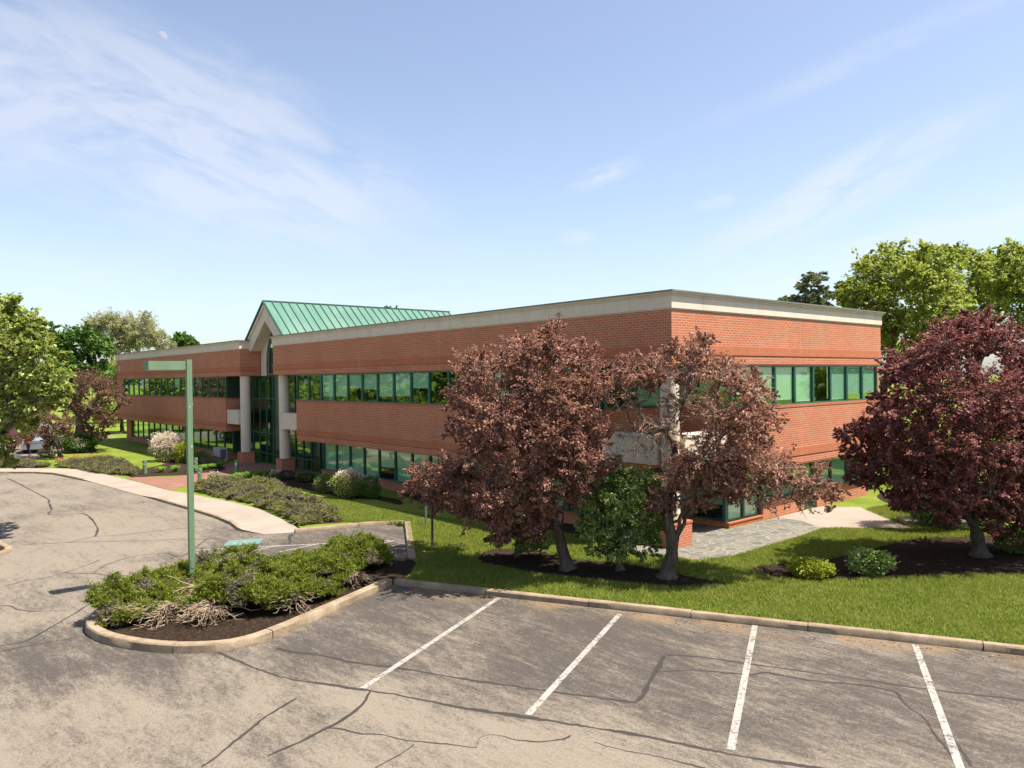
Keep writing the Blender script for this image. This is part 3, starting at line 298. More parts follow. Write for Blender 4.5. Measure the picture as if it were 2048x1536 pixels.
M['plumD']=leafmat('dark_plum_leaf',[(.055,.014,.018),(.11,.032,.033),(.17,.062,.055),(.26,.13,.105)],.55,.34,.2,(.21,.08,.07),f=1.6)
M['plumF']=leafmat('rusty_plum_leaf',[(.085,.05,.032),(.12,.065,.042),(.17,.10,.06)],.6,.35,.15,None,f=1.5)
M['pearl']=leafmat('pear_leaf',[(.07,.11,.015),(.13,.175,.022),(.20,.235,.045),(.30,.31,.12)],.45,.4,.4,(.24,.26,.07),f=1.6)
M['oak']=leafmat('dark_green_leaf',[(0.028,0.066,0.008),(0.050,0.105,0.014),(0.083,0.143,0.022)],.5,.25,.4)
M['light']=leafmat('spring_green_leaf',[(.09,.125,.016),(.155,.195,.024),(.22,.25,.042),(.29,.30,.085)],.5,.45,.25,(.21,.26,.045),f=1.6)
M['sparse']=leafmat('pale_spring_leaf',[(.17,.19,.08),(.24,.26,.12),(.30,.30,.17)],.6,.45,.15,None,f=1.5)
M['pine']=leafmat('pine_needle',[(.055,.065,.035),(.09,.105,.058),(.13,.145,.08)],.6,.35,.1,None,f=2.3)
M['bush']=leafmat('glossy_green_leaf',[(.05,.09,.016),(.10,.16,.028),(.18,.24,.06),(.36,.40,.18)],.45,.35,.35,(.20,.25,.08),f=1.7)
M['juniper']=leafmat('juniper_needle',[(.028,.040,.007),(.062,.084,.010),(.105,.13,.016),(.15,.165,.028)],.65,.35,.1,(.14,.155,.022),f=1.9)
M['junbrown']=leafmat('bronzed_juniper_needle',[(.06,.075,.016),(.10,.115,.028),(.14,.14,.045),(.20,.165,.08)],.6,.3,.15,(.15,.15,.05),f=1.8)
M['yellow']=leafmat('yellow_green_leaf',[(0.099,0.135,0.009),(0.162,0.189,0.013),(0.225,0.234,0.027)],.5,.3,.3)
M['lily']=leafmat('daylily_leaf',[(0.054,0.117,0.009),(0.090,0.171,0.013),(0.135,0.207,0.027)],.5,.35,.3,f=1.65)
M['white']=leafmat('white_azalea_petal',[(.30,.24,.19),(.36,.31,.25),(.40,.36,.30)],.8,.25,.05,f=1.9)
M['azleaf']=leafmat('azalea_leaf',[(0.054,0.081,0.013),(0.108,0.135,0.027),(0.180,0.189,0.063)],.5,.25,.3)
M['dkshrub']=leafmat('dark_shrub_leaf',[(0.014,0.025,0.010),(0.028,0.042,0.015),(0.049,0.063,0.025)],.6,.15,.3)
M['yew']=leafmat('yew_needle',[(0.010,0.028,0.007),(0.021,0.049,0.010),(0.042,0.077,0.015)],.6,.15,.3)
M['heath']=leafmat('greyish_heath_leaf',[(0.064,0.060,0.036),(0.104,0.092,0.056),(0.144,0.124,0.080)],.7,.15,.2)
M['coral']=leafmat('coral_azalea_petal',[(0.310,0.070,0.050),(0.360,0.110,0.075),(0.275,0.150,0.080)],.6,.25,.2)
def polem():
    k=mat('pale_green_chipped_paint'); vr=k.N.new('ShaderNodeTexVoronoi'); vr.inputs['Scale'].default_value=9; k.L(k.mapping((1,1,.5)),vr.inputs['Vector'])
    n=k.noise(1,4,vec=k.mapping((3,3,.6))); c=k.ramp(n,[(.3,(.11,.185,.105)),(.7,(.15,.235,.135))])
    c=k.mix(k.math('MULTIPLY',k.math('LESS_THAN',vr.outputs['Distance'],.10),k.sm(k.noise(3,3),.5,.6)),c,(.75,.78,.68)); col(k,c); k.bs.inputs['Roughness'].default_value=.45; return k.m
M['pole']=polem(); M['darkpole']=simple('dark_grey_metal',(.05,.055,.05),None,3,.5); M['greypole']=simple('galvanised_post',(.30,.32,.30),None,3,.4,metal=.6)
M['silver']=simple('silver_band',(.75,.75,.75),None,3,.3,metal=.8); M['acwhite']=simple('white_enamel',(.5,.5,.48),None,2,.4); M['black']=simple('black_rubber',(.02,.02,.02),None,5,.7)
M['lens']=simple('frosted_lens',(.55,.56,.5),None,5,.3)
M['vanpaint']=simple('white_van_paint',(.22,.24,.28),None,1,.3); M['truckpaint']=simple('maroon_truck_paint',(.07,.015,.02),None,1,.3); M['carglass']=simple('dark_car_glass',(.02,.025,.03),None,1,.05)
M['orange']=simple('orange_work_shirt',(.42,.09,.008),(.36,.07,.008),6,.8); M['navy']=simple('navy_trousers',(.02,.022,.045),None,6,.9); M['skin']=simple('skin',(.42,.24,.17),None,6,.6)
M['tape']=simple('red_white_tape',(.25,.12,.11),None,9,.5)
# ---------------------------------------------------------------- foliage generators
def unit(n):
    v=rng.normal(size=(n,3)); return v/np.linalg.norm(v,axis=1,keepdims=True)
def leaves(P,L,W,up=.5,dirs=None,jit=.35,fold=.25):
    """rhombus leaves folded on the midrib; returns V,F(tri)"""
    n=len(P); D=unit(n) if dirs is None else dirs+unit(n)*.5; D/=np.linalg.norm(D,axis=1,keepdims=True)
    Nn=unit(n); Nn[:,2]=np.abs(Nn[:,2])+up; Nn-=D*(Nn*D).sum(1,keepdims=True); Nn/=np.linalg.norm(Nn,axis=1,keepdims=True)+1e-9
    Bx=np.cross(D,Nn); l=(L*(1+jit*(rng.random(n)-.5)*2))[:,None]; w=l*(W/L)
    a=P-D*l*.5; c=P+D*l*.5; b=P+Bx*w*.5+Nn*w*fold; d=P-Bx*w*.5+Nn*w*fold
    V=np.stack([a,b,c,d],1).reshape(-1,3); i=np.arange(n)[:,None]*4
    F=np.concatenate([i+np.array([[0,2,1]]),i+np.array([[0,3,2]])],1).reshape(-1,3)
    return V,F
def make_tree(name,key,label,cat,mleaf,leaf=.13,width=.085,per_r2=60,per_twig=26,trunk_r=.22,fork=None,twigmat=None,base=None,lobes=None,group=None,forks=None,spread=.13,squash=.9,barktw=.012,nsub=3):
    b,lb=(TREES[key] if key else (base,lobes)); b=np.array(b,float); lb=[tuple(q) for q in lb]
    root=empty(name,tuple(b)); tag(root,label,cat,group)
    C_=np.array([q[:3] for q in lb]); ctr=C_.mean(0); zlow=C_[:,2].min()
    # skeleton: trunk nodes then lobes attached to nearest suitable node
    H=fork or max(1.0,min(zlow-b[2],(ctr[2]-b[2])*.55)*.8); nodes=[b+0]; par=[-1]
    lean=(ctr-b)*np.array([1,1,0])*.12
    for t in (.35,.7,1.0): nodes.append(b+lean*t+np.array([rng.normal()*.05,rng.normal()*.05,H*t])); par.append(len(nodes)-2)
    top=3
    nf=5
    for i in range(nf):      # primary limbs
        a=2*math.pi*(i+rng.random()*.5)/nf; v=np.array([math.cos(a),math.sin(a),0])*H*.35+np.array([0,0,H*.55])
        nodes.append(nodes[top]+v*(.8+.4*rng.random())+(ctr-nodes[top])*.15*np.array([1,1,1])); par.append(top if i<3 else top-1)
    order=sorted(range(len(lb)),key=lambda i:np.linalg.norm(C_[i]-nodes[top])); lobe_node={}
    for i in order:
        c=C_[i]; best=None
        for j in range(top,len(nodes)):
            dd=np.linalg.norm(c-nodes[j]); depth=0; q=j
            while q>0: depth+=1; q=par[q]
            back=max(0,np.linalg.norm(nodes[j]-nodes[top])-np.linalg.norm(c-nodes[top])*.95)
            cost=dd+.15*depth+back*1.5
            if best is None or cost<best[0]: best=(cost,j)
        j=best[1]; mid=(nodes[j]+c)/2+rng.normal(size=3)*.07*best[0]+np.array([0,0,.03*best[0]])
        nodes.append(mid); par.append(j); nodes.append(c); par.append(len(nodes)-2); lobe_node[i]=len(nodes)-1
    load=np.ones(len(nodes))
    for j in range(len(nodes)-1,0,-1): load[par[j]]+=load[j]
    rad=trunk_r*(load/load[1])**.72; rad=np.maximum(rad,.016); rad[0]=rad[1]*1.4
    paths=[]
    tp=np.array(nodes[:4]); tt=np.linspace(0,3,14); tpts=np.stack([np.interp(tt,range(4),tp[:,k]) for k in range(3)],1); tpts[1:-1]=(tpts[:-2]+tpts[1:-1]+tpts[2:])/3
    tr_=np.interp(tt,range(4),rad[:4]); tr_[:5]*=np.array([1.35,1.15,1.05,1.0,1.0]); paths.append((tpts,tr_))
    for j in range(4,len(nodes)):
        p=par[j]; A,B_=nodes[p],nodes[j]; g=par[p] if par[p]>=0 else p; Ln=np.linalg.norm(B_-A)
        ta=(B_-nodes[g]); ta=ta/(np.linalg.norm(ta)+1e-9)*Ln*.9; tb=(B_-A)*.9+rng.normal(size=3)*.06*Ln; t=np.linspace(0,1,8)[:,None]
        pts=(2*t**3-3*t*t+1)*A+(t**3-2*t*t+t)*ta+(-2*t**3+3*t*t)*B_+(t**3-t*t)*tb; r0=min(rad[p],rad[j]*1.3) if p>0 else rad[0]
        if p>0: pts[1:-1]+=rng.normal(size=(6,3))*min(.03,.012*Ln+.3*rad[j])
        paths.append((pts,np.linspace(r0,rad[j],8)))
    V1,F1=tubes(paths,7); trunk=np_mesh('trunk',V1-b,F1,[M['bark']],smooth=True)
    trunk_o=link('trunk',trunk,root)
    tw=[]; LP=[]; LD=[]; ext=[(C_[i],q[3],q[4]) for i,q in enumerate(lb)]
    for i,q in enumerate(lb):
        for _ in range(nsub):
            u0=unit(1)[0]; u0[2]*=.8; ext.append((C_[i]+u0*q[3]*(.75+.4*rng.random()),q[3]*(.28+.2*rng.random()),q[4]))
    for c,r,dn in ext:
        nt=max(5,int(per_r2*r*r*(.45+.55*dn)))
        u=unit(nt); u[:,2]*=squash; ln=r*(.55+.6*rng.random(nt)); start=c+u*(r*.15)+rng.normal(size=(nt,3))*r*.12
        end=start+u*ln[:,None]+np.array([0,0,.12*r]); mid=(start+end)/2+rng.normal(size=(nt,3))*r*.08
        for k in range(nt):
            t=np.linspace(0,1,4)[:,None]; P=(1-t)**2*start[k]+2*t*(1-t)*mid[k]+t*t*end[k]; tw.append((P,np.linspace(barktw*1.6,barktw*.45,4)))
            if dn<.4:
                for _ in range(3):
                    s=P[rng.integers(1,4)]; e=s+(u[k]*.5+unit(1)[0]*.6)*r*.4; tw.append((np.array([s,(s+e)/2+rng.normal(size=3)*.03,e]),np.array([barktw,barktw*.7,barktw*.35])))
        m=int(per_twig*dn*nt); k=rng.integers(0,nt,m); t=(rng.beta(1.8,1.1,m))[:,None]
        P=(1-t)**2*start[k]+2*t*(1-t)*mid[k]+t*t*end[k]+rng.normal(size=(m,3))*spread*r*.75*np.array([1,1,.8]); LP.append(P); LD.append(u[k])
    V2,F2=tubes(tw,3); twigs=np_mesh('twigs',V2-b,F2,[twigmat or M['bark']],smooth=True); link('twigs',twigs,root)
    P=np.concatenate(LP); D=np.concatenate(LD); ok=P[:,2]>b[2]+.25; P,D=P[ok],D[ok]
    V,F=leaves(P,leaf,width,.55,D+np.array([0,0,-.15])); me=np_mesh('crown',V-b,F,[mleaf]); link('crown',me,root)
    return root,len(P)
def copy_tree(root,loc,scale=1,rot=0,label=None):
    r=root.copy(); COL.objects.link(r); r.location=loc; r.scale=(scale,)*3; r.rotation_euler=(0,0,rot)
    if label: r['label']=label
    for c in root.children:
        d=c.copy(); COL.objects.link(d); d.parent=r
    return r
def shrub(name,key,label,cat,ml,n=2500,leaf=.07,width=.05,flower=None,ff=.25,group=None,squash=None,loc=None,lum=.26,stemn=10,fleaf=None,fz=.15):
    x,y,rw,h=SH[key] if key else loc; b=np.array([x,y,.1]); root=empty(name,tuple(b)); tag(root,label,cat,group)
    c=np.array([0,0,h*.5]); u=unit(n); rr=(.60+.34*rng.random(n)**.6)+(rng.random(n)<.12)*.22*rng.random(n)
    k1=unit(26); bump=1+lum*np.max(np.maximum(0,(u@k1.T))**10,axis=1)*1.2-lum*.5
    P=c+u*np.array([rw,rw,h*.52])*(rr*bump)[:,None]; P=P[P[:,2]>.03]; u=(P-c)/np.linalg.norm(P-c,axis=1,keepdims=True)
    if flower is not None:
        w=(u[:,2]>fz+rng.normal(size=len(u))*.2)&(rng.random(len(u))<ff*2) if ff<.9 else (u[:,2]>-.2+rng.normal(size=len(u))*.2)
        w&=np.linalg.norm(P-c,axis=1)>0
    else: w=np.zeros(len(u),bool)
    V,F=leaves(P[~w],leaf,width,.4,u[~w]); link('foliage',np_mesh('foliage',V,F,[ml]),root)
    if w.any():
        fl=fleaf or leaf*.9
        V,F=leaves(P[w]+u[w]*.03,fl,fl,.6,u[w]); link('blossom',np_mesh('blossom',V,F,[flower]),root)
    st=[]
    for i in range(stemn):
        e=unit(1)[0]; e[2]=abs(e[2])+.6; e=e/np.linalg.norm(e)*np.array([rw,rw,h])*.75; st.append((np.array([[e[0]*.05,e[1]*.05,-.05],e*.45+rng.normal(size=3)*.03,e]),np.array([.03,.018,.006])))
    V,F=tubes(st,4); link('stems',np_mesh('stems',V,F,[M['bark']],smooth=True),root)
    return root
def pip(P,poly):
    x,y=P[:,0],P[:,1]; ins=np.zeros(len(P),bool); n=len(poly)
    for i in range(n):
        x1,y1=poly[i];x2,y2=poly[(i+1)%n]
        if y1==y2: continue
        c=((y1>y)!=(y2>y))&(x<(x2-x1)*(y-y1)/(y2-y1)+x1); ins^=c
    return ins
def sample(poly,n,excl=()):
    A=np.array(poly); lo,hi=A.min(0),A.max(0); out=[]; tot=0
    while tot<n:
        P=lo+(hi-lo)*rng.random((n*2,2)); ok=pip(P,poly)
        for e in excl: ok&=~pip(P,e)
        P=P[ok]; out.append(P); tot+=len(P)
        if len(P)==0: break
    return np.concatenate(out)[:n]
def lump(P,seed,sc):
    r=np.random.default_rng(seed); h=np.zeros(len(P))
    for k in range(9):
        a=r.random()*6.28; f=sc*(.6+1.6*r.random()); h+=np.sin((P[:,0]*math.cos(a)+P[:,1]*math.sin(a))*f+r.random()*6.28)
    return h/9
def edge_dist(P,poly):
    d=np.full(len(P),1e9)
    for i in range(len(poly)):
        a=np.array(poly[i]);b=np.array(poly[(i+1)%len(poly)]); ab=b-a; t=np.clip(((P-a)@ab)/(ab@ab+1e-9),0,1)[:,None]; d=np.minimum(d,np.linalg.norm(P-(a+t*ab),axis=1))
    return d
def juniper(name,poly,label,m,n,h,seed,blade=.1,group=None,brown=None,pl=.62,dips=(),bt=.08):
    """tufts of feathery plumes radiating from many crowns; n = number of tufts"""
    P=sample(poly,n); e=edge_dist(P,poly); n=len(P)
    lm=np.clip(.62+1.0*lump(P,seed,1.5)+.75*lump(P,seed+5,3.6),.12,1.3)+rng.normal(size=n)*.10; hk=h*np.maximum(.1,lm)*np.minimum(1,(e+.30)/.7)**.6
    for x,y,r_ in dips: hk*=np.clip(np.hypot(P[:,0]-x,P[:,1]-y)/r_,.12,1)
    M_=11; u=unit(n*M_).reshape(n,M_,3); u[:,:,2]=np.abs(u[:,:,2])*.55+.02; a0=lump(P,seed+9,1.1)*8; u[:,:,0]+=np.cos(a0)[:,None]*.6; u[:,:,1]+=np.sin(a0)[:,None]*.6; u/=np.linalg.norm(u,axis=2,keepdims=True)
    L_=pl*(.4+.6*rng.random((n,M_))); B=np.zeros((n,M_,3)); B[:,:,0]=P[:,0:1]; B[:,:,1]=P[:,1:2]; B[:,:,2]=(.1+hk*(.55+.45*rng.random(n)**.5))[:,None]
    K=11; t=.15+.85*rng.random((n,M_,K)); C=B[:,:,None,:]+u[:,:,None,:]*(t*L_[:,:,None])[...,None]
    lat=unit(n*M_*K).reshape(n,M_,K,3); C+=lat*(.07*(1.2-t)*pl/.35)[...,None]; DD=u[:,:,None,:]*.9+lat*.9; DD[...,2]+=.1
    V,F=leaves(C.reshape(-1,3),blade*1.25,blade*.27,.4,DD.reshape(-1,3)); V[:,2]=np.maximum(V[:,2],.1); mats=[m]; mi=None
    if brown:
        pb=(lump(P,seed+3,3)>bt)|(rng.random(n)<(.2 if bt<.3 else .05)); mi=np.repeat(pb.astype(int),M_*K*2); mats=[m,brown]
    o=link(name,np_mesh(name,V,F,mats,mi)); tag(o,label,'ground cover',group,'stuff'); return o
def sticks(name,c,r,n,label,dirn,spread=1.2,h=.3,group='dead juniper branches on the island'):
    root=[]; 
    for i in range(n):
        a=dirn+rng.normal()*spread*.5; L=r*(.5+.7*rng.random()); s=np.array([c[0]+rng.normal()*.1,c[1]+rng.normal()*.1,.32+.22*rng.random()])
        P=[s]; d=np.array([math.cos(a),math.sin(a),.35*rng.random()+.05])
        for k in range(6):
            d=d+rng.normal(size=3)*.16; d[2]-=.10; d/=np.linalg.norm(d); q=P[-1]+d*L/6; q[2]=max(q[2],.12); P.append(q)
            for _ in range(1 if k>1 else 0):
                e=d+rng.normal(size=3)*.5; e[2]=abs(e[2])*.5; e/=np.linalg.norm(e); q2=q+e*L*.26; root.append((np.array([q,(q+q2)/2+rng.normal(size=3)*.015,q2]),np.array([.010,.008,.004])))
        root.append((np.array(P),np.linspace(.020,.007,7)))
    V,F=tubes(root,5); o=link(name,np_mesh(name,V,F,[M['twig']],smooth=True)); return tag(o,label,'dead branches',group)
def blades(name,poly,n,excl,h,label,m=None,z=.1,w=.016):
    P=sample(poly,n,excl); n=len(P); a=rng.random(n)*6.28; hh=h*(.55+.7*rng.random(n))*(1+.5*lump(P,3,1.2)); lean=rng.normal(size=(n,2))*.5
    b=np.c_[P,np.full(n,z)]; dx=np.c_[np.cos(a),np.sin(a),np.zeros(n)]*w; tip=b+np.c_[lean*hh[:,None],hh]
    V=np.stack([b-dx,b+dx,tip],1).reshape(-1,3); F=np.arange(n*3).reshape(-1,3); o=link(name,np_mesh(name,V,F,[m or M['blade']])); return tag(o,label,'grass',None,'stuff')
def tuft(name,key,label,n=130,group='daylily clumps beside the path'):
    x,y,rw,h=SH[key]; root=[];  b=np.array([x,y,.1]); V=[];F=[]
    for i in range(n):
        a=rng.random()*6.28; r=rw*(.4+.7*rng.random()); s=np.array([math.cos(a),math.sin(a),0]); z=h*(.7+.5*rng.random()); w=.022; sd=np.array([-s[1],s[0],0])*w; p0=s*rw*.2*rng.random()
        pts=[p0,p0+s*r*.35+np.array([0,0,z*.7]),p0+s*r*.7+np.array([0,0,z*.95]),p0+s*r*1.05+np.array([0,0,z*.65])]; ws=[1,1.1,.8,.05]; k=len(V)
        for q,ww in zip(pts,ws): V+= [q-sd*ww,q+sd*ww]
        for j in range(3): F.append((k+2*j,k+2*j+1,k+2*j+3,k+2*j+2))
    o=link(name,np_mesh(name,np.array(V),np.array(F),[M['lily']])); o.location=tuple(b); return tag(o,label,'plant',group)
# ---------------------------------------------------------------- setting
def sheet(name,poly,z,m,kind='structure',thick=None,parent=None):
    mb=MB(); mb.prism(poly,z-(thick or .02),z,0); o=mb.build(name,m,parent)
    if kind: tag(o,kind=kind)
    return o
def smooth_poly(pts,step=.3,closed=False):
    P=np.array(pts,float); n=len(P); out=[]
    R=range(n if closed else n-1)
    for i in R:
        p1,p2=P[i],P[(i+1)%n]; p0=P[i-1] if (closed or i>0) else 2*p1-p2; p3=P[(i+2)%n] if (closed or i+2<n) else 2*p2-p1
        k=max(1,int(np.linalg.norm(p2-p1)/step))
        for j in range(k):
            t=j/k; out.append(.5*((2*p1)+(-p0+p2)*t+(2*p0-5*p1+4*p2-p3)*t*t+(-p0+3*p1-3*p2+p3)*t**3))
    if not closed: out.append(P[-1])
    return [tuple(q) for q in out]
def kerb(name,pts,side,stone=3.6,w=.27,h=.15,smooth=True,parent=None):
    """outer (road) edge polyline; side=+1: stone lies to the left of travel"""
    Q=smooth_poly(pts) if smooth else [p for a,b in zip(pts[:-1],pts[1:]) for p in [tuple(np.array(a)+(np.array(b)-np.array(a))*t) for t in np.linspace(0,1,max(2,int(math.dist(a,b)/.4)))[:-1]]]+[tuple(pts[-1])]
    Q=np.array(Q); T=np.gradient(Q,axis=0); T/=np.linalg.norm(T,axis=1,keepdims=True); N=np.c_[-T[:,1],T[:,0]]*side
    s=np.r_[0,np.cumsum(np.linalg.norm(np.diff(Q,axis=0),axis=1))]; prof=[(0,-.02),(0.012,h-.035),(.045,h),(w-.03,h),(w,h-.03),(w,-.02)]
    mb=MB(); a=0; L=s[-1]
    while a<L-.2:
        b=min(L,a+stone*(.85+.3*random.random())); 
        if L-b<.8: b=L
        ss=np.linspace(a+.012,b-.012,max(2,int((b-a)/.35)+1)); rows=[]; dz=random.uniform(-.006,.006); dx=random.uniform(-.012,.012)
        for v in ss:
            q=np.array([np.interp(v,s,Q[:,0]),np.interp(v,s,Q[:,1])]); n=np.array([np.interp(v,s,N[:,0]),np.interp(v,s,N[:,1])]); n/=np.linalg.norm(n)
            j=random.uniform(-.006,.006); rows.append([(*(q+n*(o+dx+(j if 0<i<4 else 0))),z+dz*(z>0)) for i,(o,z) in enumerate(prof)])
        for r1,r2 in zip(rows[:-1],rows[1:]):
            for i in range(len(prof)-1): 
                f=[r1[i],r2[i],r2[i+1],r1[i+1]]; mb.face(f if side<0 else f[::-1])
        for r,fl in ((rows[0],side>0),(rows[-1],side<0)): mb.face(r if fl else r[::-1])
        a=b
    o=mb.build(name,M['kerb'],parent,smooth=True); tag(o,kind='structure'); return o
LAWN=[(-3.6,-10.7),(12.8,-2.85),(45,12.55),(60,90),(-150,90),(-150,-30),(-66,-30),(-62,-19),(-56,-15.25),(-53,-12.4),(-50.6,-10.65),(-46.2,-10.05),(-41.1,-9.6),(-32,-9.3),(-29.8,-8.9),(-25.3,-8.25),(-21.5,-8.0),(-17.45,-8.45),(-15,-8.75),(-14.45,-8.9),(-14.15,-7.85),(-13.68,-6.2),(-12.6,-4.35),(-12.3,-4.35),(-5.85,-8.45)]
CP=[(-140,-140),(140,-140),(140,140),(-140,140)]
gb=MB(); gb.face([(-1600,-1600,-.06),(1600,-1600,-.06),(1600,1600,-.06),(-1600,1600,-.06)]); tag(gb.build('ground',M['grass']),kind='structure')
sheet('parking_lot',[(-66,-60),(70,-60),(70,40),(12,-3),(-3,-5),(-40,-5),(-66,-12)],0.0,M['asphalt'])
lot=bpy.data.objects['parking_lot']
sheet('lawn',LAWN,.1,M['grass'],thick=.12)
# island
ISL=[(-3.53,-10.88),(-2.7,-12.7),(-1.93,-14.38),(-1.33,-15.75),(-1.02,-16.87),(-1.15,-17.6),(-1.6,-18.25),(-2.1,-18.75),(-2.85,-19.22),(-3.85,-19.65),(-4.97,-19.85),(-5.93,-19.7),(-6.9,-19.15),(-7.9,-18.3),(-9.1,-16.7),(-9.5,-15),(-9.1,-13.3),(-8.2,-11.4),(-7.0,-9.4),(-6.35,-8.45)]
sheet('island_bed',off(smooth_poly(ISL,.4),.13,False)+[(-5.0,-8.7),(-3.5,-10.6)],.104,M['mulch'],thick=.12)
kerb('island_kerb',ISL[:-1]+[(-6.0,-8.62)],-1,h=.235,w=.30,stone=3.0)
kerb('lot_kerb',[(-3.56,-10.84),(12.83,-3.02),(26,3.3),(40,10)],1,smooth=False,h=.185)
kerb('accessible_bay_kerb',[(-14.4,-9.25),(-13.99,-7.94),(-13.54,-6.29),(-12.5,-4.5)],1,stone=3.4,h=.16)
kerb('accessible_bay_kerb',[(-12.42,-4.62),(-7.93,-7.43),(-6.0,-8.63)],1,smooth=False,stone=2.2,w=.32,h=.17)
SI=[(-24,-19.9),(-21,-19.7),(-19.6,-19.55),(-18.9,-19.75),(-18.45,-20.3),(-18.7,-21.5),(-19.8,-25),(-24,-26)]
sheet('side_island_bed',off(SI,.12,False),.1,M['mulch'],thick=.12); kerb('side_island_kerb',SI,-1)
# pale footway along the drive
FP=[((-60,-22),(-62,-19),.13),((-53.1,-15.65),(-56,-15.3),.13),((-51,-13.7),(-54.6,-13.7),.13),((-49.1,-12.74),(-53,-12.45),.13),((-46.35,-12.35),(-50.6,-10.7),.13),((-43.2,-11.95),(-48,-10.3),.1),((-41.4,-11.63),(-46.2,-10.1),.02),((-36,-11.3),(-41.1,-9.66),.02),((-31.9,-11.05),(-35,-9.4),.03),((-29.5,-10.9),(-32,-9.33),.13),((-25.4,-10.7),(-29.8,-8.92),.13),((-21,-10.55),(-25.3,-8.3),.13),((-18.6,-10.65),(-21.5,-8.04),.13),((-16.9,-10.95),(-17.45,-8.5),.13),((-16.5,-10.9),(-16.8,-8.6),.08),((-15.04,-10.47),(-15.6,-8.75),.012),((-14.45,-9.2),(-14.75,-8.95),.012)]
mb=MB()
for (a,b,z),(a2,b2,z2) in zip(FP[:-1],FP[1:]):
    zb,zb2=max(z,.11),max(z2,.11)
    mb.face([(*a,z),(*a2,z2),(*b2,zb2),(*b,zb)]); mb.face([(*a,-.02),(*a2,-.02),(*a2,z2),(*a,z)],1)
tag(mb.build('footway',[M['walk'],M['kerb']]),kind='structure')
for nm,seg in (('footway_kerb',[((-60.0,-22.03)),(-53.1,-15.68),(-51,-13.73),(-49.1,-12.77),(-46.35,-12.38),(-43.2,-11.98)]),('footway_kerb',[(-29.5,-10.93),(-25.4,-10.73),(-21,-10.58),(-18.6,-10.68),(-16.95,-10.98)])):
    kerb(nm,seg,1,w=.22,h=.137,stone=3.2)
BR=[(-41.2,-9.5),(-41.4,-8.87),(-40.5,-7.6),(-39.4,-6.9),(-39.9,-5.6),(-40.3,-4.6),(-40.1,-3.4),(-41.5,-2.2),(-45.5,-1.3),(-45.5,1.6),(-33.6,1.6),(-33.6,-.4),(-37,-.3),(-36.7,-3.7),(-35.8,-5.5),(-34,-7.5),(-32.3,-9.2)]
sheet('brick_path',BR,.112,M['paver'],thick=.1)
for n,z in (('mulchA',.112),('mulchB',.112),('mulchC',.108),('mulchD',.109),('mulchE',.109),('mulchF',.108),('mulchG',.107),('mulchH',.108)):
    P_=smooth_poly(POLY[n],.5,True); sheet('mulch_bed',P_,z,M['mulch'],thick=.06)
sheet('far_road',[(-90,-30),(-66,-19),(-63.0,-14.2),(-61.6,-12.4),(-63.5,-10.8),(-66.2,-9.3),(-90,2)],.106,M['asphalt'],thick=.05)
mb=MB(); mb.box(-67.6,-66.0,-9.9,-9.6,.1,.24); o=mb.build('far_kerb',M['kerb']); tag(o,kind='structure')
sheet('concrete_slab',[(-66.9,-11.2),(-64.2,-11.6),(-65.3,-9.1),(-67.6,-9.2)],.118,M['walk'],thick=.05)
sheet('flagstone_path',[(-3.6,4.7),(-3.6,.2),(-1.15,-2.1),(.1,-1.2),(1.75,-1.1),(2.35,.6),(2.3,3.5),(2.12,8.0),(.6,9.0),(-.7,9.0),(-.7,4.9)],.118,M['flag'],thick=.05)
sheet('concrete_pad',[(-.75,9.0),(.6,9.0),(2.12,8.0),(3.4,9.5),(4.9,10.8),(3.7,11.75),(.75,14.6),(-.75,13.4)],.121,M['walk'],thick=.05)
mb=MB(); mb.obox((5.1,12.6,.1),math.radians(40),2.9,1.2,.24,0,.02); o=mb.build('concrete_step',M['walk']); tag(o,'low pale concrete step at the end of the path under the large right plum tree','step')
# painted markings: parts of the parking lot
def stripe(a,b,w,m,name,z=.009):
    a=np.array(a);b=np.array(b);d=(b-a)/np.linalg.norm(b-a);n=np.array([-d[1],d[0]])*w/2; K=24; mb=MB(); rows=[]
    for i in range(K+1):
        c=a+(b-a)*i/K; j=rng.normal()*.004; rows.append(((*(c+n*(1+j*3)),z),(*(c-n*(1-j*3)),z)))
    for r,s in zip(rows[:-1],rows[1:]): mb.face([r[1],s[1],s[0],r[0]])
    return mb.build(name,m,lot)
for a,b in (((.1,-9.21),(3.44,-16.08)),((3.83,-7.68),(7.0,-14.24)),((7.09,-5.74),(10.67,-12.46)),((10.73,-4.16),(14.2,-10.9)),((14.6,-2.3),(18,-9))): stripe(a,b,.155,M['paint'],'painted_line')
stripe((-13.9,-13.9),(-9.85,-7.0),.13,M['paint'],'painted_line'); stripe((-10.6,-11.9),(-8.0,-7.3),.13,M['paint'],'painted_line')
for a,b in (((-12.02,-12.39),(-12.33,-11.0)),((-11.1,-11.5),(-11.42,-9.45)),((-10.06,-10.9),(-10.5,-7.9)),((-9.25,-8.6),(-9.72,-6.9))): stripe(a,b,.12,M['paint'],'hatch_line',.0105)
mb=MB(); mb.face([(-13.93,-12.75,.008),(-13.16,-11.5,.008),(-14.23,-10.82,.008),(-14.87,-12.15,.008)]); mb.build('blue_marking',M['blue'],lot)
mb=MB()   # wheelchair symbol laid over the blue square
def arcpts(c,r,a0,a1,n=14): return [(c[0]+r*math.cos(math.radians(a0+(a1-a0)*i/n)),c[1]+r*math.sin(math.radians(a0+(a1-a0)*i/n))) for i in range(n+1)]
def strip2(pts,w,z,mb):
    P=np.array(pts);T=np.gradient(P,axis=0);T/=np.linalg.norm(T,axis=1,keepdims=True);N=np.c_[-T[:,1],T[:,0]]*w/2
    for i in range(len(P)-1): mb.face([(*(P[i]-N[i]),z),(*(P[i+1]-N[i+1]),z),(*(P[i+1]+N[i+1]),z),(*(P[i]+N[i]),z)])
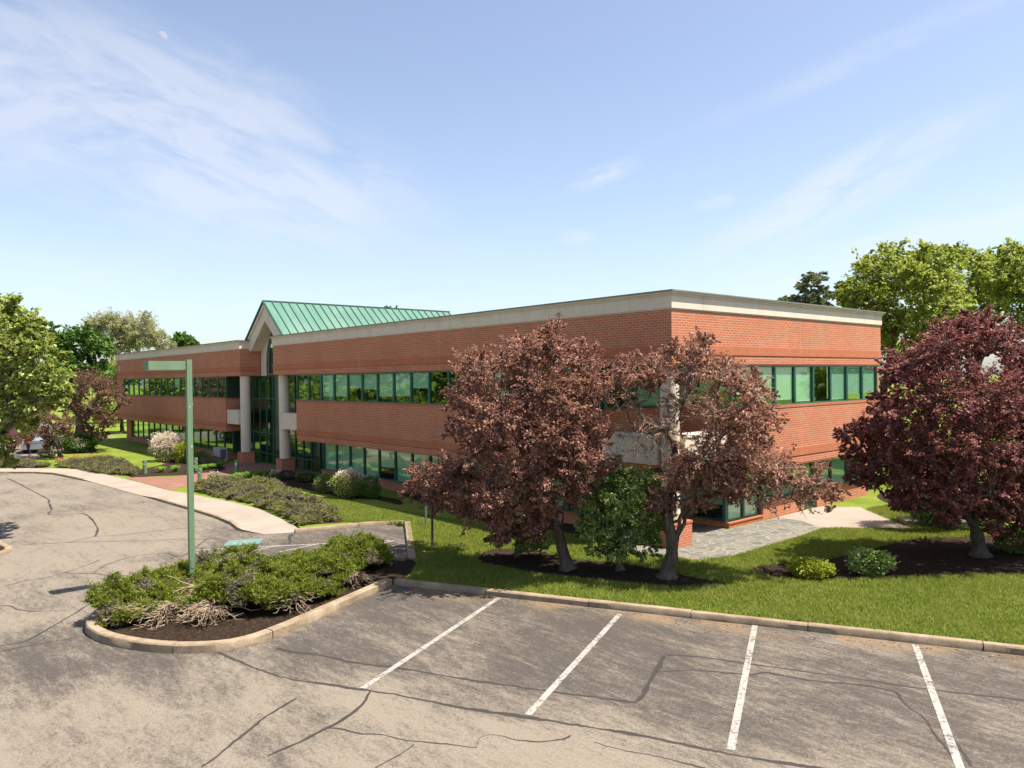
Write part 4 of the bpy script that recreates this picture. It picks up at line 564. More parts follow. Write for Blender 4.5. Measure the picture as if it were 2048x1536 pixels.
def sym(p): # local (u right, v up), symbol read from the drive
    o=np.array([-14.05,-11.82]); U=np.array([.86,-.5])*.55; Vv=np.array([.45,.88])*.62; return tuple(o+U*p[0]+Vv*p[1])
strip2([sym(p) for p in arcpts((0,-.22),.42,110,380)],.09,.0125,mb); strip2([sym(p) for p in [(-.05,.55),(-.02,.1),(.05,.02),(.3,.0),(.48,-.42),(.6,-.4)]],.09,.013,mb); strip2([sym(p) for p in [(-.03,.32),(.25,.3)]],.08,.0135,mb)
mb.prism([sym(p) for p in arcpts((-.06,.72),.1,0,340,10)],.009,.0128); mb.build('wheelchair_symbol',M['paint'],lot)
CR=[[(-1.49,-17.7),(-.2,-17.5),(1.49,-17.16),(2.75,-16.51),(4.49,-15.59),(5.75,-15.04),(7.52,-14.08),(9.33,-13.16),(11.07,-12.46),(12.63,-11.53)],[(3.69,-16.02),(4.17,-16.49),(4.52,-17.03),(4.69,-17.69),(4.86,-18.24),(4.99,-18.99)],[(4.69,-17.69),(4.92,-17.41),(5.36,-17.25),(5.68,-16.96),(6.15,-16.76),(6.54,-16.52),(6.84,-16.3),(7.37,-15.89)],[(6.43,-16.69),(6.59,-17.04),(6.76,-17.69),(6.83,-18.2)],[(7.37,-15.89),(7.12,-15.56),(7.23,-15.28),(7.64,-15.16),(8.05,-14.83),(8.25,-14.44),(8.24,-14.23)],[(8.73,-14.09),(9.2,-14.0),(9.78,-13.72),(10.26,-13.54),(11.6,-13.1)],[(-.45,-16.39),(.13,-16.25),(.82,-15.8),(1.84,-15.44),(2.91,-14.81),(4.5,-14.09),(6.83,-12.86),(8.14,-12.1)],[(8.14,-12.1),(7.93,-11.61),(7.4,-10.61),(6.82,-9.47)],[(6.78,-9.41),(7.46,-8.89),(8.73,-8.33),(9.54,-7.95),(10.56,-7.49),(12.03,-6.86),(13.64,-6.0),(16,-4.9)],[(7.38,-10.35),(7.94,-9.66),(8.85,-9.06),(9.11,-8.6),(9.98,-8.3),(10.91,-7.73),(11.61,-7.56),(12.07,-8.08),(12.6,-8.51),(13.02,-9.12),(13.74,-9.96)],[(12.1,-6.95),(12.65,-7.89),(13.05,-8.57),(13.86,-9.83)],[(4.6,-20.06),(4.29,-19.63),(3.77,-18.86),(3.35,-18.29),(2.91,-17.44)],[(-10.15,-21.21),(-9.85,-20.98),(-9.23,-20.84),(-8.61,-20.44),(-8.04,-19.72)],[(-5.66,-21.79),(-5.66,-21.21),(-6.19,-20.76),(-7.14,-19.98),(-8.69,-18.81)],[(-5.16,-21.86),(-5.17,-21.09),(-5.02,-19.95)],[(-12.88,-20.86),(-12.95,-20.4),(-13.16,-20.2),(-13.13,-19.48),(-13.47,-18.79),(-14.0,-18.12),(-14.87,-17.26)],[(-13.47,-18.79),(-12.62,-18.05),(-11.82,-17.61),(-11.33,-17.1)],[(-12.61,-18.03),(-13.19,-17.69),(-13.76,-17.3),(-14.51,-16.27)],[(-20.46,-18.99),(-19.97,-18.31),(-19.56,-17.53),(-19.78,-16.99),(-20.13,-16.27),(-19.68,-15.32),(-19.27,-12.68),(-18.97,-11.83)],[(-19.56,-17.53),(-18.68,-16.34),(-17.92,-15.38),(-16.55,-13.56),(-15.82,-12.72)],[(-20.13,-16.27),(-21.63,-15.83),(-22.93,-15.59),(-25.27,-15.3),(-27.47,-15.27),(-28.28,-16.62),(-30.24,-16.21),(-33.24,-15.8),(-35.12,-15.58),(-42.93,-15.61),(-46.43,-15.66),(-49.27,-15.75)],[(-14.57,-16.15),(-14.26,-15.04),(-13.27,-14.62),(-15.99,-12.66)],[(-12.3,-10.53),(-12.9,-10.2),(-13.6,-9.9),(-14.2,-9.5)]]
WD=[.14,.11,.06,.07,.05,.07,.14,.2,.12,.11,.07,.08,.06,.08,.06,.06,.08,.07,.06,.06,.13,.07,.2]
mb=MB()
for i,(c,w) in enumerate(zip(CR,WD)):
    Q=np.array(smooth_poly(c,.1)); Q+=np.c_[np.interp(np.arange(len(Q)),np.arange(0,len(Q)+4,4),rng.normal(size=len(range(0,len(Q)+4,4)))*.02)[:len(Q)],rng.normal(size=len(Q))*.012]
    T_=np.gradient(Q,axis=0);T_/=np.linalg.norm(T_,axis=1,keepdims=True)+1e-9;N_=np.c_[-T_[:,1],T_[:,0]]; lw=np.interp(np.arange(len(Q)),np.arange(0,len(Q)+7,7),rng.random(len(range(0,len(Q)+7,7)))); ww=w*.42*(.35+.85*lw)*(.55+.9*rng.random(len(Q))); ww=np.convolve(ww,[.3,.4,.3],'same'); z=.0012+.00022*i
    for k in range(len(Q)-1): mb.face([(*(Q[k]-N_[k]*ww[k]),z),(*(Q[k+1]-N_[k+1]*ww[k+1]),z),(*(Q[k+1]+N_[k+1]*ww[k+1]),z),(*(Q[k]+N_[k]*ww[k]),z)])
mb.build('crack_filler',M['seal'],lot)
# ---------------------------------------------------------------- building
B=empty('office_building',(-20,9,0)); tag(B,'two-storey red brick office building with green ribbon windows and a green metal gable roof','office building')
def ringpart(name,pls,spec,m):
    mb=MB()
    for pl in pls:
        for (z0,z1,o,i,mi) in spec: mb.ring(pl,o,i,z0,z1,mi,closed=False)
    return mb.build(name,m,B)
UL=[[(-82,19),(-82,0),(-44,0),(-44,1.75)],[(-37.5,1.75),(-37.5,0),(0,0),(0,19),(-81.6,19)]]
ML=[[(-82,19),(-82,0),(-47.3,0),(-47.3,1.75)],[(-33.6,1.75),(-33.6,0),(-3.9,0),(-3.9,4.3),(0,4.3),(0,19),(-81.6,19)]]
ringpart('upper_wall',UL,[(8.26,9.67,0,.35,0),(7.87,8.26,.025,.35,1),(7.835,7.87,-.03,.35,0),(7.50,7.835,0,.35,0),(7.45,7.50,-.012,.35,1)],[M['brick'],M['soldier']])
ringpart('cornice',UL,[(9.67,9.72,.02,.3,0),(9.72,10.22,.06,.3,0),(10.22,10.30,.10,.3,0)],[M['concrete']])
ringpart('coping',UL,[(10.30,10.37,.17,.34,0),(10.37,10.43,.22,.36,1)],[M['concrete'],M['capmetal']])
ringpart('middle_wall',ML,[(5.45,5.57,.02,.35,1),(3.50,5.45,0,.35,0),(3.10,3.50,.025,.35,1),(3.065,3.10,-.03,.35,0),(2.74,3.065,0,.35,0),(2.68,2.74,-.012,1.1,1)],[M['brick'],M['soldier']])
GL=[[(-81.2,18),(-81.2,.8),(-48.2,.8),(-48.2,1.9)],[(-31.4,1.9),(-31.4,.8),(-5.0,.8)],]
mb=MB()
for pl in GL: mb.ring(pl,0,.3,0,.56,0,closed=False); mb.ring(pl,.04,.3,.56,.64,1,closed=False)
mb.ring([(-5.0,.8),(-4.7,.8),(-4.7,5.1),(-.8,5.1),(-.8,7.95)],0,.3,0,.30,0,closed=False); mb.ring([(-5.0,.8),(-4.7,.8),(-4.7,5.1),(-.8,5.1),(-.8,7.95)],.04,.3,.30,.36,1,closed=False)
for a,b in ((7.95,11.85),(13.15,18.7)): mb.ring([(-.8,a),(-.8,b)],0.002,.3,0,.92,0,closed=False); mb.ring([(-.8,a),(-.8,b)],.04,.3,.92,1.0,1,closed=False)
mb.ring([(-.8,18.7),(-.8,19.0),(-81,19.0)],0,.3,0,2.68,0,closed=False)
for x in (-81.9,): mb.box(-81.99,-79.3,.05,.5,5.57,7.45,0)
mb.box(-.36,-.04,18.65,18.96,5.57,7.45,0); mb.box(-81,-79.2,.75,1.1,.0,2.68,0)
mb.build('base_wall',[M['brick'],M['soldier']],B)
mb=MB(); mb.box(-81.6,-44.4,.4,18.6,9.6,9.8); mb.box(-44.4,-37.2,2.2,18.6,9.6,9.8); mb.box(-37.2,-.4,.4,18.6,9.6,9.8); mb.build('flat_roof',M['roofgravel'],B)
mb=MB()
for x0,x1,y0,y1 in ((-81.6,-47.75,.45,18.5),(-47.6,-33.3,7,18.5),(-33.2,-4.4,.45,18.5),(-4.3,-.45,5.6,18.5)):
    mb.box(x0,x1,y0,y1,4.3,4.42); mb.box(x0,x1,y0,y1,2.69,2.76); mb.box(x0,x1,y0,y1,7.52,7.6); mb.box(x0,x1,max(y0,1.2),y1,.02,.06)
for z0,z1 in ((.06,2.69),(4.42,7.52)):
    mb.box(-80,-7,6.5,6.7,z0,z1); mb.box(-7.2,-7.0,6.7,18,z0,z1)
    for x in (-74,-66,-58,-52,-30,-26.2,-20.6,-15,-9.4): mb.box(x,x+.12,1.3,6.5,z0,z1)
    for y in (8.0,11.6,15.2): mb.box(-7,-1.3,y,y+.12,z0,z1)
mb.box(-47.2,-33.8,6.8,7,.1,7.4); mb.box(-47.3,-33.6,1.9,7,7.5,7.6); mb.box(-47.3,-33.6,1.9,7,.02,.06)
mb.build('interior',M['interior'],B)
def wrun(p0,p1,n,z0,z1,inset,blinds_or_reflections={},skip=(),mull=.07):
    """n windows from p0 to p1 on a vertical plane; outward normal to the right of travel"""
    p0=np.array(p0,float);p1=np.array(p1,float);d=(p1-p0)/n; L=np.linalg.norm(d); u=d/L; nn=np.array([u[1],-u[0]])
    ax=math.atan2(u[1],u[0])
    for i in range(n):
        if i in skip: continue
        a=p0+d*i; c=a+d/2; mb=MB(); t=mull
        for s in (t/2,L-t/2-.004): q=a+u*(s+.002); mb.obox((q[0],q[1],z0),ax,t-.006,.14,z1-z0)
        for zz,hh in ((z0+.001,.07),(z1-.081,.08)): mb.obox((c[0],c[1],zz),ax,L-2*t,.13,hh)
        w=mb.build('window',M['frame'],B)
        mb=MB(); q=c-nn*.01; mb.obox((q[0],q[1],z0+.07),ax,L-2*t,.012,z1-z0-.15); mb.build('pane',M['glass'],w)
        if i in blinds_or_reflections:
            f=blinds_or_reflections[i]; q=c-nn*.075; h=(z1-z0-.2)*f; mb=MB(); mb.obox((q[0],q[1],z1-.1-h),ax,L-2*t-.03,.02,h); mb.obox((q[0],q[1],z1-.1-h-.03),ax,L-2*t-.05,.04,.03); mb.build('blind_or_reflection',M['blind_or_reflection'],w)
Zu=(5.57,7.45)
wrun((-33.6,.12),(-3.9,.12),16,*Zu,0,{2:.86,3:.84,6:.8,7:.78,8:.5,4:.5,5:.55,12:.9,13:.5})
wrun((-3.78,.2),(-3.78,4.42),2,*Zu,0,{1:1}); wrun((-3.7,4.42),(-.2,4.42),2,*Zu,0,{0:.9,1:.6})
wrun((-.12,4.3),(-.12,18.65),8,*Zu,0,{0:.7,1:.82,2:.9,3:.97,6:.82,7:.8,5:.97})
wrun((-79.3,.12),(-47.3,.12),16,*Zu,0,{3:.6,9:.5})
wrun((-31.35,1.0),(-5.0,1.0),14,.64,2.68,0,{0:1,1:1,2:1,3:1,4:.6,5:1,6:1,7:.7,9:1,10:1,12:1})  # leftmost panes get pale panels standing in for reflections of the sunlit drive
wrun((-79.2,1.0),(-48.2,1.0),15,.64,2.68,0,{5:.6})
wrun((-4.6,1.2),(-4.6,5.3),2,.36,2.68,0,{}); wrun((-4.55,5.3),(-1.0,5.3),2,.36,2.68,0,{0:1,1:.7})  # pale panels of the inner corner run added to lighten its glass
wrun((-1.0,5.1),(-1.0,7.95),2,.36,2.68,0,{0:1,1:1}); wrun((-1.0,7.95),(-1.0,11.85),2,1.0,2.68,0,{0:1,1:1}); wrun((-1.0,13.15),(-1.0,18.7),3,1.0,2.68,0,{0:1,1:1,2:1})  # first run's panels drawn full length, their foot standing in for sunlit glass
for q in ((-1.06,-.9,4.98,5.2,.37,2.68),(-.2,-.06,4.24,4.3,5.58,7.44),(-4.72,-4.6,.94,1.1,.37,2.68)): mb=MB(); mb.box(*q); mb.build('corner_post',M['frame'],B)
mb=MB(); mb.box(-1.07,-.95,11.87,11.98,.12,2.67); mb.box(-1.07,-.95,13.02,13.13,.12,2.67); mb.box(-1.07,-.95,11.98,13.02,2.5,2.67); mb.box(-1.07,-.95,11.98,13.02,.12,.42); d=mb.build('door',M['frame'],B)
mb=MB(); mb.box(-1.02,-1.005,11.98,13.02,.42,2.5); mb.build('pane',M['glass'],d); mb=MB(); mb.box(-1.15,-1.13,12.0,13.0,.45,2.45); mb.build('blind_or_reflection',M['blind_or_reflection'],d)
mb=MB(); mb.tube([(-.93,12.15,1.1),(-.86,12.15,1.15),(-.86,12.15,1.6),(-.93,12.15,1.65)],.02); mb.build('handle',M['silver'],d)
# entrance curtain wall
mb=MB(); xs=np.linspace(-47.25,-33.65,11)
for x in xs: mb.box(x-.035,x+.035,1.82,1.98,.1,7.44)
for z in (.1,.9,2.62,5.5,7.35):
    for a,b in zip(xs[:-1],xs[1:]): mb.box(a+.038,b-.038,1.84,1.96,z,z+.08)
cw=mb.build('curtain_wall',M['frame'],B); mb=MB(); mb.box(-47.2,-33.7,1.895,1.91,.12,7.4); mb.build('pane',M['glass'],cw)
# columns with brick piers, concrete beams
for i,(x,y,r,h) in enumerate(((-44.5,.62,.41,1.08),(-36.95,.62,.41,1.08),(-.55,.55,.38,1.12))):
    mb=MB(); mb.cyl((x,y),r,h,7.45,36); c=mb.build('column',M['concrete'],B,smooth=True)
    mb=MB(); w=.52 if i<2 else .6; mb.box(x-w,x+w,y-w,y+w,0,h-.1,0); mb.box(x-w-.02,x+w+.02,y-w-.02,y+w+.02,h-.1,h,1); mb.build('brick_pier',[M['brick'],M['soldier']],c)
for x0,x1,y0,y1 in ((-47.28,-44.86,.12,1.1),(-36.6,-33.62,.12,1.1),(-3.88,-.9,.07,.95)):
    mb=MB(); mb.box(x0,x1,y0,y1,3.38,4.48); mb.box(x0,x1,y0-.03,y1+.03,4.48,4.58); mb.build('concrete_beam',M['concrete'],B)
mb=MB(); mb.box(-.95,-.08,.9,4.28,3.38,4.48); mb.box(-.98,-.05,.9,4.28,4.48,4.58); mb.build('concrete_beam',M['concrete'],B)
# gable
def xz_extrude(mb,poly,y0,y1,m=0):
    from mathutils.geometry import tessellate_polygon
    for t in tessellate_polygon([[Vector((p[0],p[1],0)) for p in poly]]):
        q=[poly[i] for i in t]
        if (q[1][0]-q[0][0])*(q[2][1]-q[0][1])-(q[1][1]-q[0][1])*(q[2][0]-q[0][0])<0: q=q[::-1]
        mb.face([(p[0],y0,p[1]) for p in q],m); mb.face([(p[0],y1,p[1]) for p in q[::-1]],m)
    n=len(poly)
    for i in range(n):
        a,b=poly[i],poly[(i+1)%n]; mb.face([(a[0],y0,a[1]),(a[0],y1,a[1]),(b[0],y1,b[1]),(b[0],y0,b[1])],m)
mb=MB()
fa=[(-43.98,9.5),(-43.62,9.5),(-40.7,11.85),(-37.78,9.5),(-37.42,9.5),(-37.42,10.43),(-37.2,10.46),(-40.7,13.3),(-44.2,10.46),(-43.98,10.43)]
xz_extrude(mb,fa,.78,1.78); xz_extrude(mb,[(-44.1,10.50),(-43.75,10.50),(-40.7,12.98),(-37.65,10.50),(-37.3,10.50),(-40.7,13.26)],.68,.775)
arch=[(-42.95,7.45)]+[(-42.95+ (1-math.cos(t))*4.2 , 8.35+math.sin(t)*4.2) for t in np.linspace(0,math.acos(1-2.25/4.2),12)]
arch2=[(2*-40.7-x,z) for x,z in arch[::-1]][1:]
aw=[(-43.98,7.45)]+arch[0:1]+arch[1:]+arch2+[(-37.42,7.45),(-37.42,10.1),(-40.7,12.9),(-43.98,10.1)]
xz_extrude(mb,aw,1.785,2.1)
mb.build('gable_front',M['concrete'],B)
mb=MB(); mb.box(-42.9,-38.5,2.02,2.03,7.46,11.3); agl=mb.build('arched_window',M['glass'],B); mb=MB()
for x in (-42.2,-41.2,-40.2,-39.2): mb.box(x-.03,x+.03,1.95,2.05,7.46,9.4 if abs(x+40.7)>1.2 else 10.6)
for z in (8.35,9.6): mb.box(-42.85,-38.55,1.94,2.01,z,z+.07)
for k in range(len(arch)-1): a,b=arch[k],arch[k+1]; mb.tube([(a[0]+.03,1.9,a[1]),(b[0]+.03,1.9,b[1])],.05)
mb.build('frame',M['frame'],agl)
mb=MB(); sl=math.atan2(13.36-10.3,3.75); 
xz_extrude(mb,[(-44.55,10.2),(-44.5,10.33),(-40.7,13.42),(-36.9,10.33),(-36.85,10.2),(-40.7,13.3)],.62,19.2)
rf=mb.build('gable_roof',M['roof'],B); mb=MB(); y=.66
while y<19.1:
    for s in (-1,1):
        a=(-40.7+s*.06,13.40);b=(-40.7+s*3.83,10.33); 
        mb.face([(a[0],y-.025,a[1]+.07),(a[0],y+.025,a[1]+.07),(b[0],y+.025,b[1]+.07),(b[0],y-.025,b[1]+.07)][::(1 if s<0 else -1)])
        for yy,fl in ((y-.025,1),(y+.025,-1)): mb.face([(a[0],yy,a[1]-.03),(a[0],yy,a[1]+.07),(b[0],yy,b[1]+.07),(b[0],yy,b[1]-.03)][::fl*s])
    y+=.705
mb.box(-40.78,-40.62,.6,19.2,13.41,13.5)
for s in (-1,1): mb.tube([(-40.7,.61,13.40),(-40.7+s*3.85,.61,10.27)],.06,6)
mb.build('seams',M['seam'],rf)
# upper-storey house number on the far wing
tc=bpy.data.curves.new('house_number','FONT'); tc.body='9'; tc.size=1.15; tc.extrude=.03; to=bpy.data.objects.new('number',tc); COL.objects.link(to)
bpy.context.view_layer.update(); dg=bpy.context.evaluated_depsgraph_get(); me=bpy.data.meshes.new_from_object(to.evaluated_get(dg)); bpy.data.objects.remove(to); bpy.data.curves.remove(tc)
me.transform(Matrix.Translation((-80.75,-.04,8.22))@Matrix.Rotation(math.pi/2,4,'X')@Matrix.Scale(1.0,4)); me.transform(Matrix.Translation(-Vector(B.location))); me.materials.clear(); me.materials.append(M['concrete']); link('house_number',me,B)
# ---------------------------------------------------------------- small built things
def lamp(name,loc,label,head=True):
    r=empty(name,loc); tag(r,label,'lamp post','parking lot lamp posts'); x,y,_=loc; mb=MB(); mb.box(x-.085,x+.085,y-.085,y+.085,.05,7.75); mb.box(x-.09,x+.09,y-.09,y+.09,7.75,7.765); mb.build('post',M['pole'],r)
    mb=MB(); mb.box(x-.19,x+.19,y-.19,y+.19,.05,.12); 
    for q in ((-.14,-.14),(.14,-.14),(.14,.14),(-.14,.14)): mb.cyl((x+q[0],y+q[1]),.022,.12,.17,6)
    mb.build('base_plate',M['pole'],r); mb=MB(); mb.box(x+.086,x+.098,y-.05,y+.05,.75,1.05); mb.build('hand_hole_cover',M['pole'],r)
    mb=MB(); mb.box(x-.33,x+.2,y-1.32,y-.16,7.41,7.70,0); mb.box(x-.05,x+.05,y-.159,y-.086,7.44,7.64,0); h=mb.build('lamp_head',M['pole'],r)
    mb=MB(); mb.box(x-.29,x+.16,y-1.27,y-.22,7.395,7.409); mb.build('lens',M['lens'],h); return r
lamp('lamp_post',(-7.75,-16.1,.05),'tall square pale green lamp post rising from the juniper island')
lamp('lamp_post',(-61.5,-17.2,.05),'pale green lamp post at the left edge half hidden by the pear tree')
for x,y,l in ((-43.28,-7.7,'bollard light at the corner of the footway and the left mulch bed'),(-42.21,-4.3,'bollard light behind the daylilies, nearest the pink flowering shrubs'),(-34.6,-6.6,'bollard light by the small yellow azalea, right of the brick path'),(-38.1,-2.7,'bollard light nearest the entrance columns')):
    r=empty('bollard_light',(x,y,.1)); tag(r,'green '+l,'bollard light','green bollard lights along the brick path')
    mb=MB(); mb.cyl((x,y),.15,.1,.78,16); mb.cyl((x,y),.155,.9,1.12,16,r2=.15); mb.build('body',M['pole'],r,smooth=True); mb=MB(); mb.cyl((x,y),.13,.78,.9,16); mb.build('light_band',M['silver'],r,smooth=True)
for nm,x,y,h,m,l in (('sign_post',-11.15,-4.22,3.0,'greypole','thin grey steel post standing on the lawn behind the kerb corner'),('sign_post',-6.87,-6.87,3.1,'darkpole','thin dark post on the shaded lawn under the large plum tree'),('sign_post',-60.7,-13.7,2.1,'darkpole','short dark post beside the far road at the left')):
    mb=MB(); mb.box(x-.035,x+.035,y-.035,y+.035,.05,h+.1); mb.box(x-.045,x+.045,y-.045,y+.045,h+.1,h+.125)
    mb.cyl((x,y),.1,.09,.12,10); tag(mb.build(nm,M[m]),l,'post')
r=empty('air_conditioner',(-48.0,-.3,.1)); tag(r,'white air conditioning unit with a dark grille against the brick base wall by the entrance','air conditioner')
mb=MB(); mb.box(-48.75,-47.35,-.6,.1,.16,1.28); mb.box(-48.65,-48.5,-.5,0,.1,.16); mb.box(-47.6,-47.45,-.5,0,.1,.16); mb.build('casing',M['acwhite'],r)
mb=MB(); mb.box(-47.348,-47.343,-.5,.0,.3,1.15); g=mb.build('grille',M['black'],r); mb=MB()
for k in range(9): mb.box(-47.34,-47.33,-.5,.0,.35+k*.09,.37+k*.09)
mb.build('louvres',M['acwhite'],g)
# vehicles half hidden behind the far trees
def vehicle(name,loc,ang,label,paintm,prof,length,width,cabx,group=None):
    """side profile (x,z) extruded across, wheels, windows"""
    r=empty(name,loc); tag(r,label,'truck' if 'truck' in name else 'van'); ca,sa=math.cos(ang),math.sin(ang)
    def T(x,y,z): return (loc[0]+x*ca-y*sa,loc[1]+x*sa+y*ca,loc[2]+z)
    w=width/2; n=len(prof); mb=MB()
    pin=[(x*.985+ (0 if abs(x)<.1 else 0),z) for x,z in prof]
    rows=[[T(x,-w+.12,z) for x,z in prof],[T(x,-w,z*.995) for x,z in prof],[T(x,w,z*.995) for x,z in prof],[T(x,w-.12,z) for x,z in prof]]
    for a,b in ((1,2),):
        for i in range(n): j=(i+1)%n; mb.face([rows[a][i],rows[b][i],rows[b][j],rows[a][j]])
    from mathutils.geometry import tessellate_polygon
    for t in tessellate_polygon([[Vector((p[0],p[1],0)) for p in prof]]): mb.face([rows[1][i] for i in t]); mb.face([rows[2][i] for i in t][::-1])
    mb.build('body',paintm,r)
    for sx in (-1,1):
        for sy in (-1,1):
            cx=sx*length*.32; mb=MB(); pts=[T(cx,sy*(w+.02),.46),T(cx,sy*(w-.28),.46)]
            def disc(rad,y0,y1,m):
                k=20; A=[T(cx+rad*math.cos(q*2*math.pi/k),y0,.46+rad*math.sin(q*2*math.pi/k)) for q in range(k)]; D=[T(cx+rad*math.cos(q*2*math.pi/k),y1,.46+rad*math.sin(q*2*math.pi/k)) for q in range(k)]
                for q in range(k): m.face([A[q],A[(q+1)%k],D[(q+1)%k],D[q]])
                m.face(A); m.face(D[::-1])
            disc(.46,sy*(w+.05),sy*(w-.28),mb); wh=mb.build('wheel',M['black'],r); mb=MB(); disc(.27,sy*(w+.07),sy*(w+.04),mb); mb.build('rim',M['silver'],wh)
    for sy in (-1,1):
        mb=MB(); q=[T(x,sy*(w+.015),z) for x,z in cabx]; mb.face(q if sy<0 else q[::-1]); q2=[T(x,sy*(w+.003),z) for x,z in cabx]; mb.face(q2); mb.build('side_window',M['carglass'],r)
    x=prof[0][0]
    for sy in (-1,1): mb=MB(); c=T(length/2+.0,sy*(w-.35),1.0); mb.obox(c,ang,.08,.35,.2); mb.build('headlight',M['lens'],r)
    return r
L_=6.6
vehicle('white_van',(-72.2,-9.4,.05),math.radians(-20),'white van parked behind the far left plum trees, its wheel showing between trunks',M['vanpaint'],[(-3.2,.5),(3.3,.5),(3.3,1.35),(2.5,1.55),(1.7,2.6),(-3.1,2.7),(-3.25,1.2)],6.4,2.6,[(.6,1.6),(2.2,1.6),(1.55,2.4),(.6,2.45)])
vehicle('dark_truck',(-77.2,-14.2,.05),math.radians(60),'dark maroon truck parked behind the person in the orange shirt',M['truckpaint'],[(-3.6,.6),(3.6,.6),(3.6,1.7),(2.9,1.9),(2.4,2.9),(1.2,3.0),(1.2,3.4),(-3.6,3.4)],7.2,3.0,[(1.4,1.9),(2.6,1.9),(2.2,2.7),(1.4,2.75)])
mb=MB(); pts=[(-60.7+(-64.2+60.7)*t,-13.7+(-9.4+13.7)*t,1.75-.2*math.sin(math.pi*t)) for t in np.linspace(0,1,12)]
for a,b in zip(pts[:-1],pts[1:]): mb.face([a,b,(b[0],b[1],b[2]+.05),(a[0],a[1],a[2]+.05)]); mb.face([(a[0]+.004,a[1],a[2]+.05),(b[0]+.004,b[1],b[2]+.05),(b[0]+.004,b[1],b[2]),(a[0]+.004,a[1],a[2])])
tag(mb.build('barrier_tape',M['tape']),'thin red and white tape strung between the short dark post and the far plum tree','barrier tape')
# person: one skinned body, clothes as children
def skinned(name,V,E,R,mt,parent,sub=2):
    me=bpy.data.meshes.new(name); me.from_pydata(V,E,[]); me.materials.append(mt); o=link(name,me,parent)
    o.modifiers.new('Skin','SKIN'); s=o.modifiers.new('Sub','SUBSURF'); s.levels=sub; s.render_levels=sub
    for v,r in zip(me.skin_vertices[0].data,R): v.radius=(r,r) if not isinstance(r,tuple) else r
    me.skin_vertices[0].data[0].use_root=True
    bpy.context.view_layer.update(); m2=bpy.data.meshes.new_from_object(o.evaluated_get(bpy.context.evaluated_depsgraph_get())); o.modifiers.clear(); o.data=m2; o.data.materials.clear(); o.data.materials.append(mt)
    m2.polygons.foreach_set('use_smooth',[True]*len(m2.polygons)); return o
pr=empty('person',(-66.6,-11.6,.12)); tag(pr,'person in an orange work shirt, dark trousers and cap walking on the far road','person')
k=1/S
bodyV=[(0,0,.95),(0,0,1.12),(0,0,1.3),(.01,0,1.45),(.02,0,1.53),(.03,0,1.62),(.035,0,1.72), (.0,.10,.9),(.12,.11,.5),(.02,.11,.09),(.17,.12,.04),(0,-.10,.9),(-.06,-.11,.5),(-.24,-.11,.12),(-.13,-.12,.05),(0,.19,1.41),(-.06,.25,1.14),(.06,.27,.92),(.09,.27,.86),(0,-.19,1.41),(.02,-.26,1.14),(.2,-.25,1.0),(.25,-.25,.96)]
bodyE=[(0,1),(1,2),(2,3),(3,4),(4,5),(5,6),(0,7),(7,8),(8,9),(9,10),(0,11),(11,12),(12,13),(13,14),(3,15),(15,16),(16,17),(17,18),(3,19),(19,20),(20,21),(21,22)]
bodyR=[.13,.12,.14,.10,.055,.085,.08,.085,.06,.045,.04,.085,.06,.045,.04,.055,.042,.032,.035,.055,.042,.032,.035]
for hx,hy,hz,s in ((.09,.27,.86,1),(.25,-.25,.96,-1)):
    i0=18 if s>0 else 22
    for q,(a,l) in enumerate(((-.03,.075),(-.012,.09),(.008,.085),(.026,.07))):
        b=len(bodyV); bodyV+=[(hx+a,hy,hz-.04),(hx+a+.008,hy-.012*s,hz-.04-l*.6),(hx+a+.004,hy-.03*s,hz-.04-l)]; bodyE+=[(i0,b),(b,b+1),(b+1,b+2)]; bodyR+=[.010,.009,.007]
    b=len(bodyV); bodyV+=[(hx+.035,hy-.03*s,hz-.02),(hx+.05,hy-.045*s,hz-.07)]; bodyE+=[(i0,b),(b,b+1)]; bodyR+=[.011,.009]
sc=lambda V:[(x*k,y*k,z*k) for x,y,z in V]
sr=lambda R:[r*k for r in R]
skinned('body',sc(bodyV),bodyE,sr(bodyR),M['skin'],pr)
skinned('work_shirt',sc([(0,0,.98),(0,0,1.15),(0,0,1.32),(.01,0,1.46),(0,.19,1.42),(-.06,.255,1.15),(.03,.265,1.0),(0,-.19,1.42),(.02,-.265,1.15),(.13,-.255,1.06)]),[(0,1),(1,2),(2,3),(3,4),(4,5),(5,6),(3,7),(7,8),(8,9)],sr([.165,.15,.165,.10,.07,.058,.05,.07,.058,.05]),M['orange'],pr)
skinned('trousers',sc([(0,0,1.0),(0,.10,.88),(.12,.11,.5),(.02,.11,.12),(0,-.10,.88),(-.06,-.11,.5),(-.23,-.11,.16)]),[(0,1),(1,2),(2,3),(0,4),(4,5),(5,6)],sr([.155,.11,.078,.065,.11,.078,.065]),M['navy'],pr)
skinned('cap',sc([(.02,0,1.76),(.03,0,1.80),(.14,0,1.765)]),[(0,1),(0,2)],sr([.092,.08,.05]),M['orange'],pr)
skinned('boots',sc([(.02,.11,.09),(.03,.11,.05),(.15,.12,.045)]),[(0,1),(1,2)],sr([.055,.058,.045]),M['black'],pr); skinned('boots',sc([(-.24,-.11,.12),(-.24,-.11,.07),(-.13,-.12,.045)]),[(0,1),(1,2)],sr([.055,.058,.045]),M['black'],pr)
pr.rotation_euler.z=math.radians(-60)
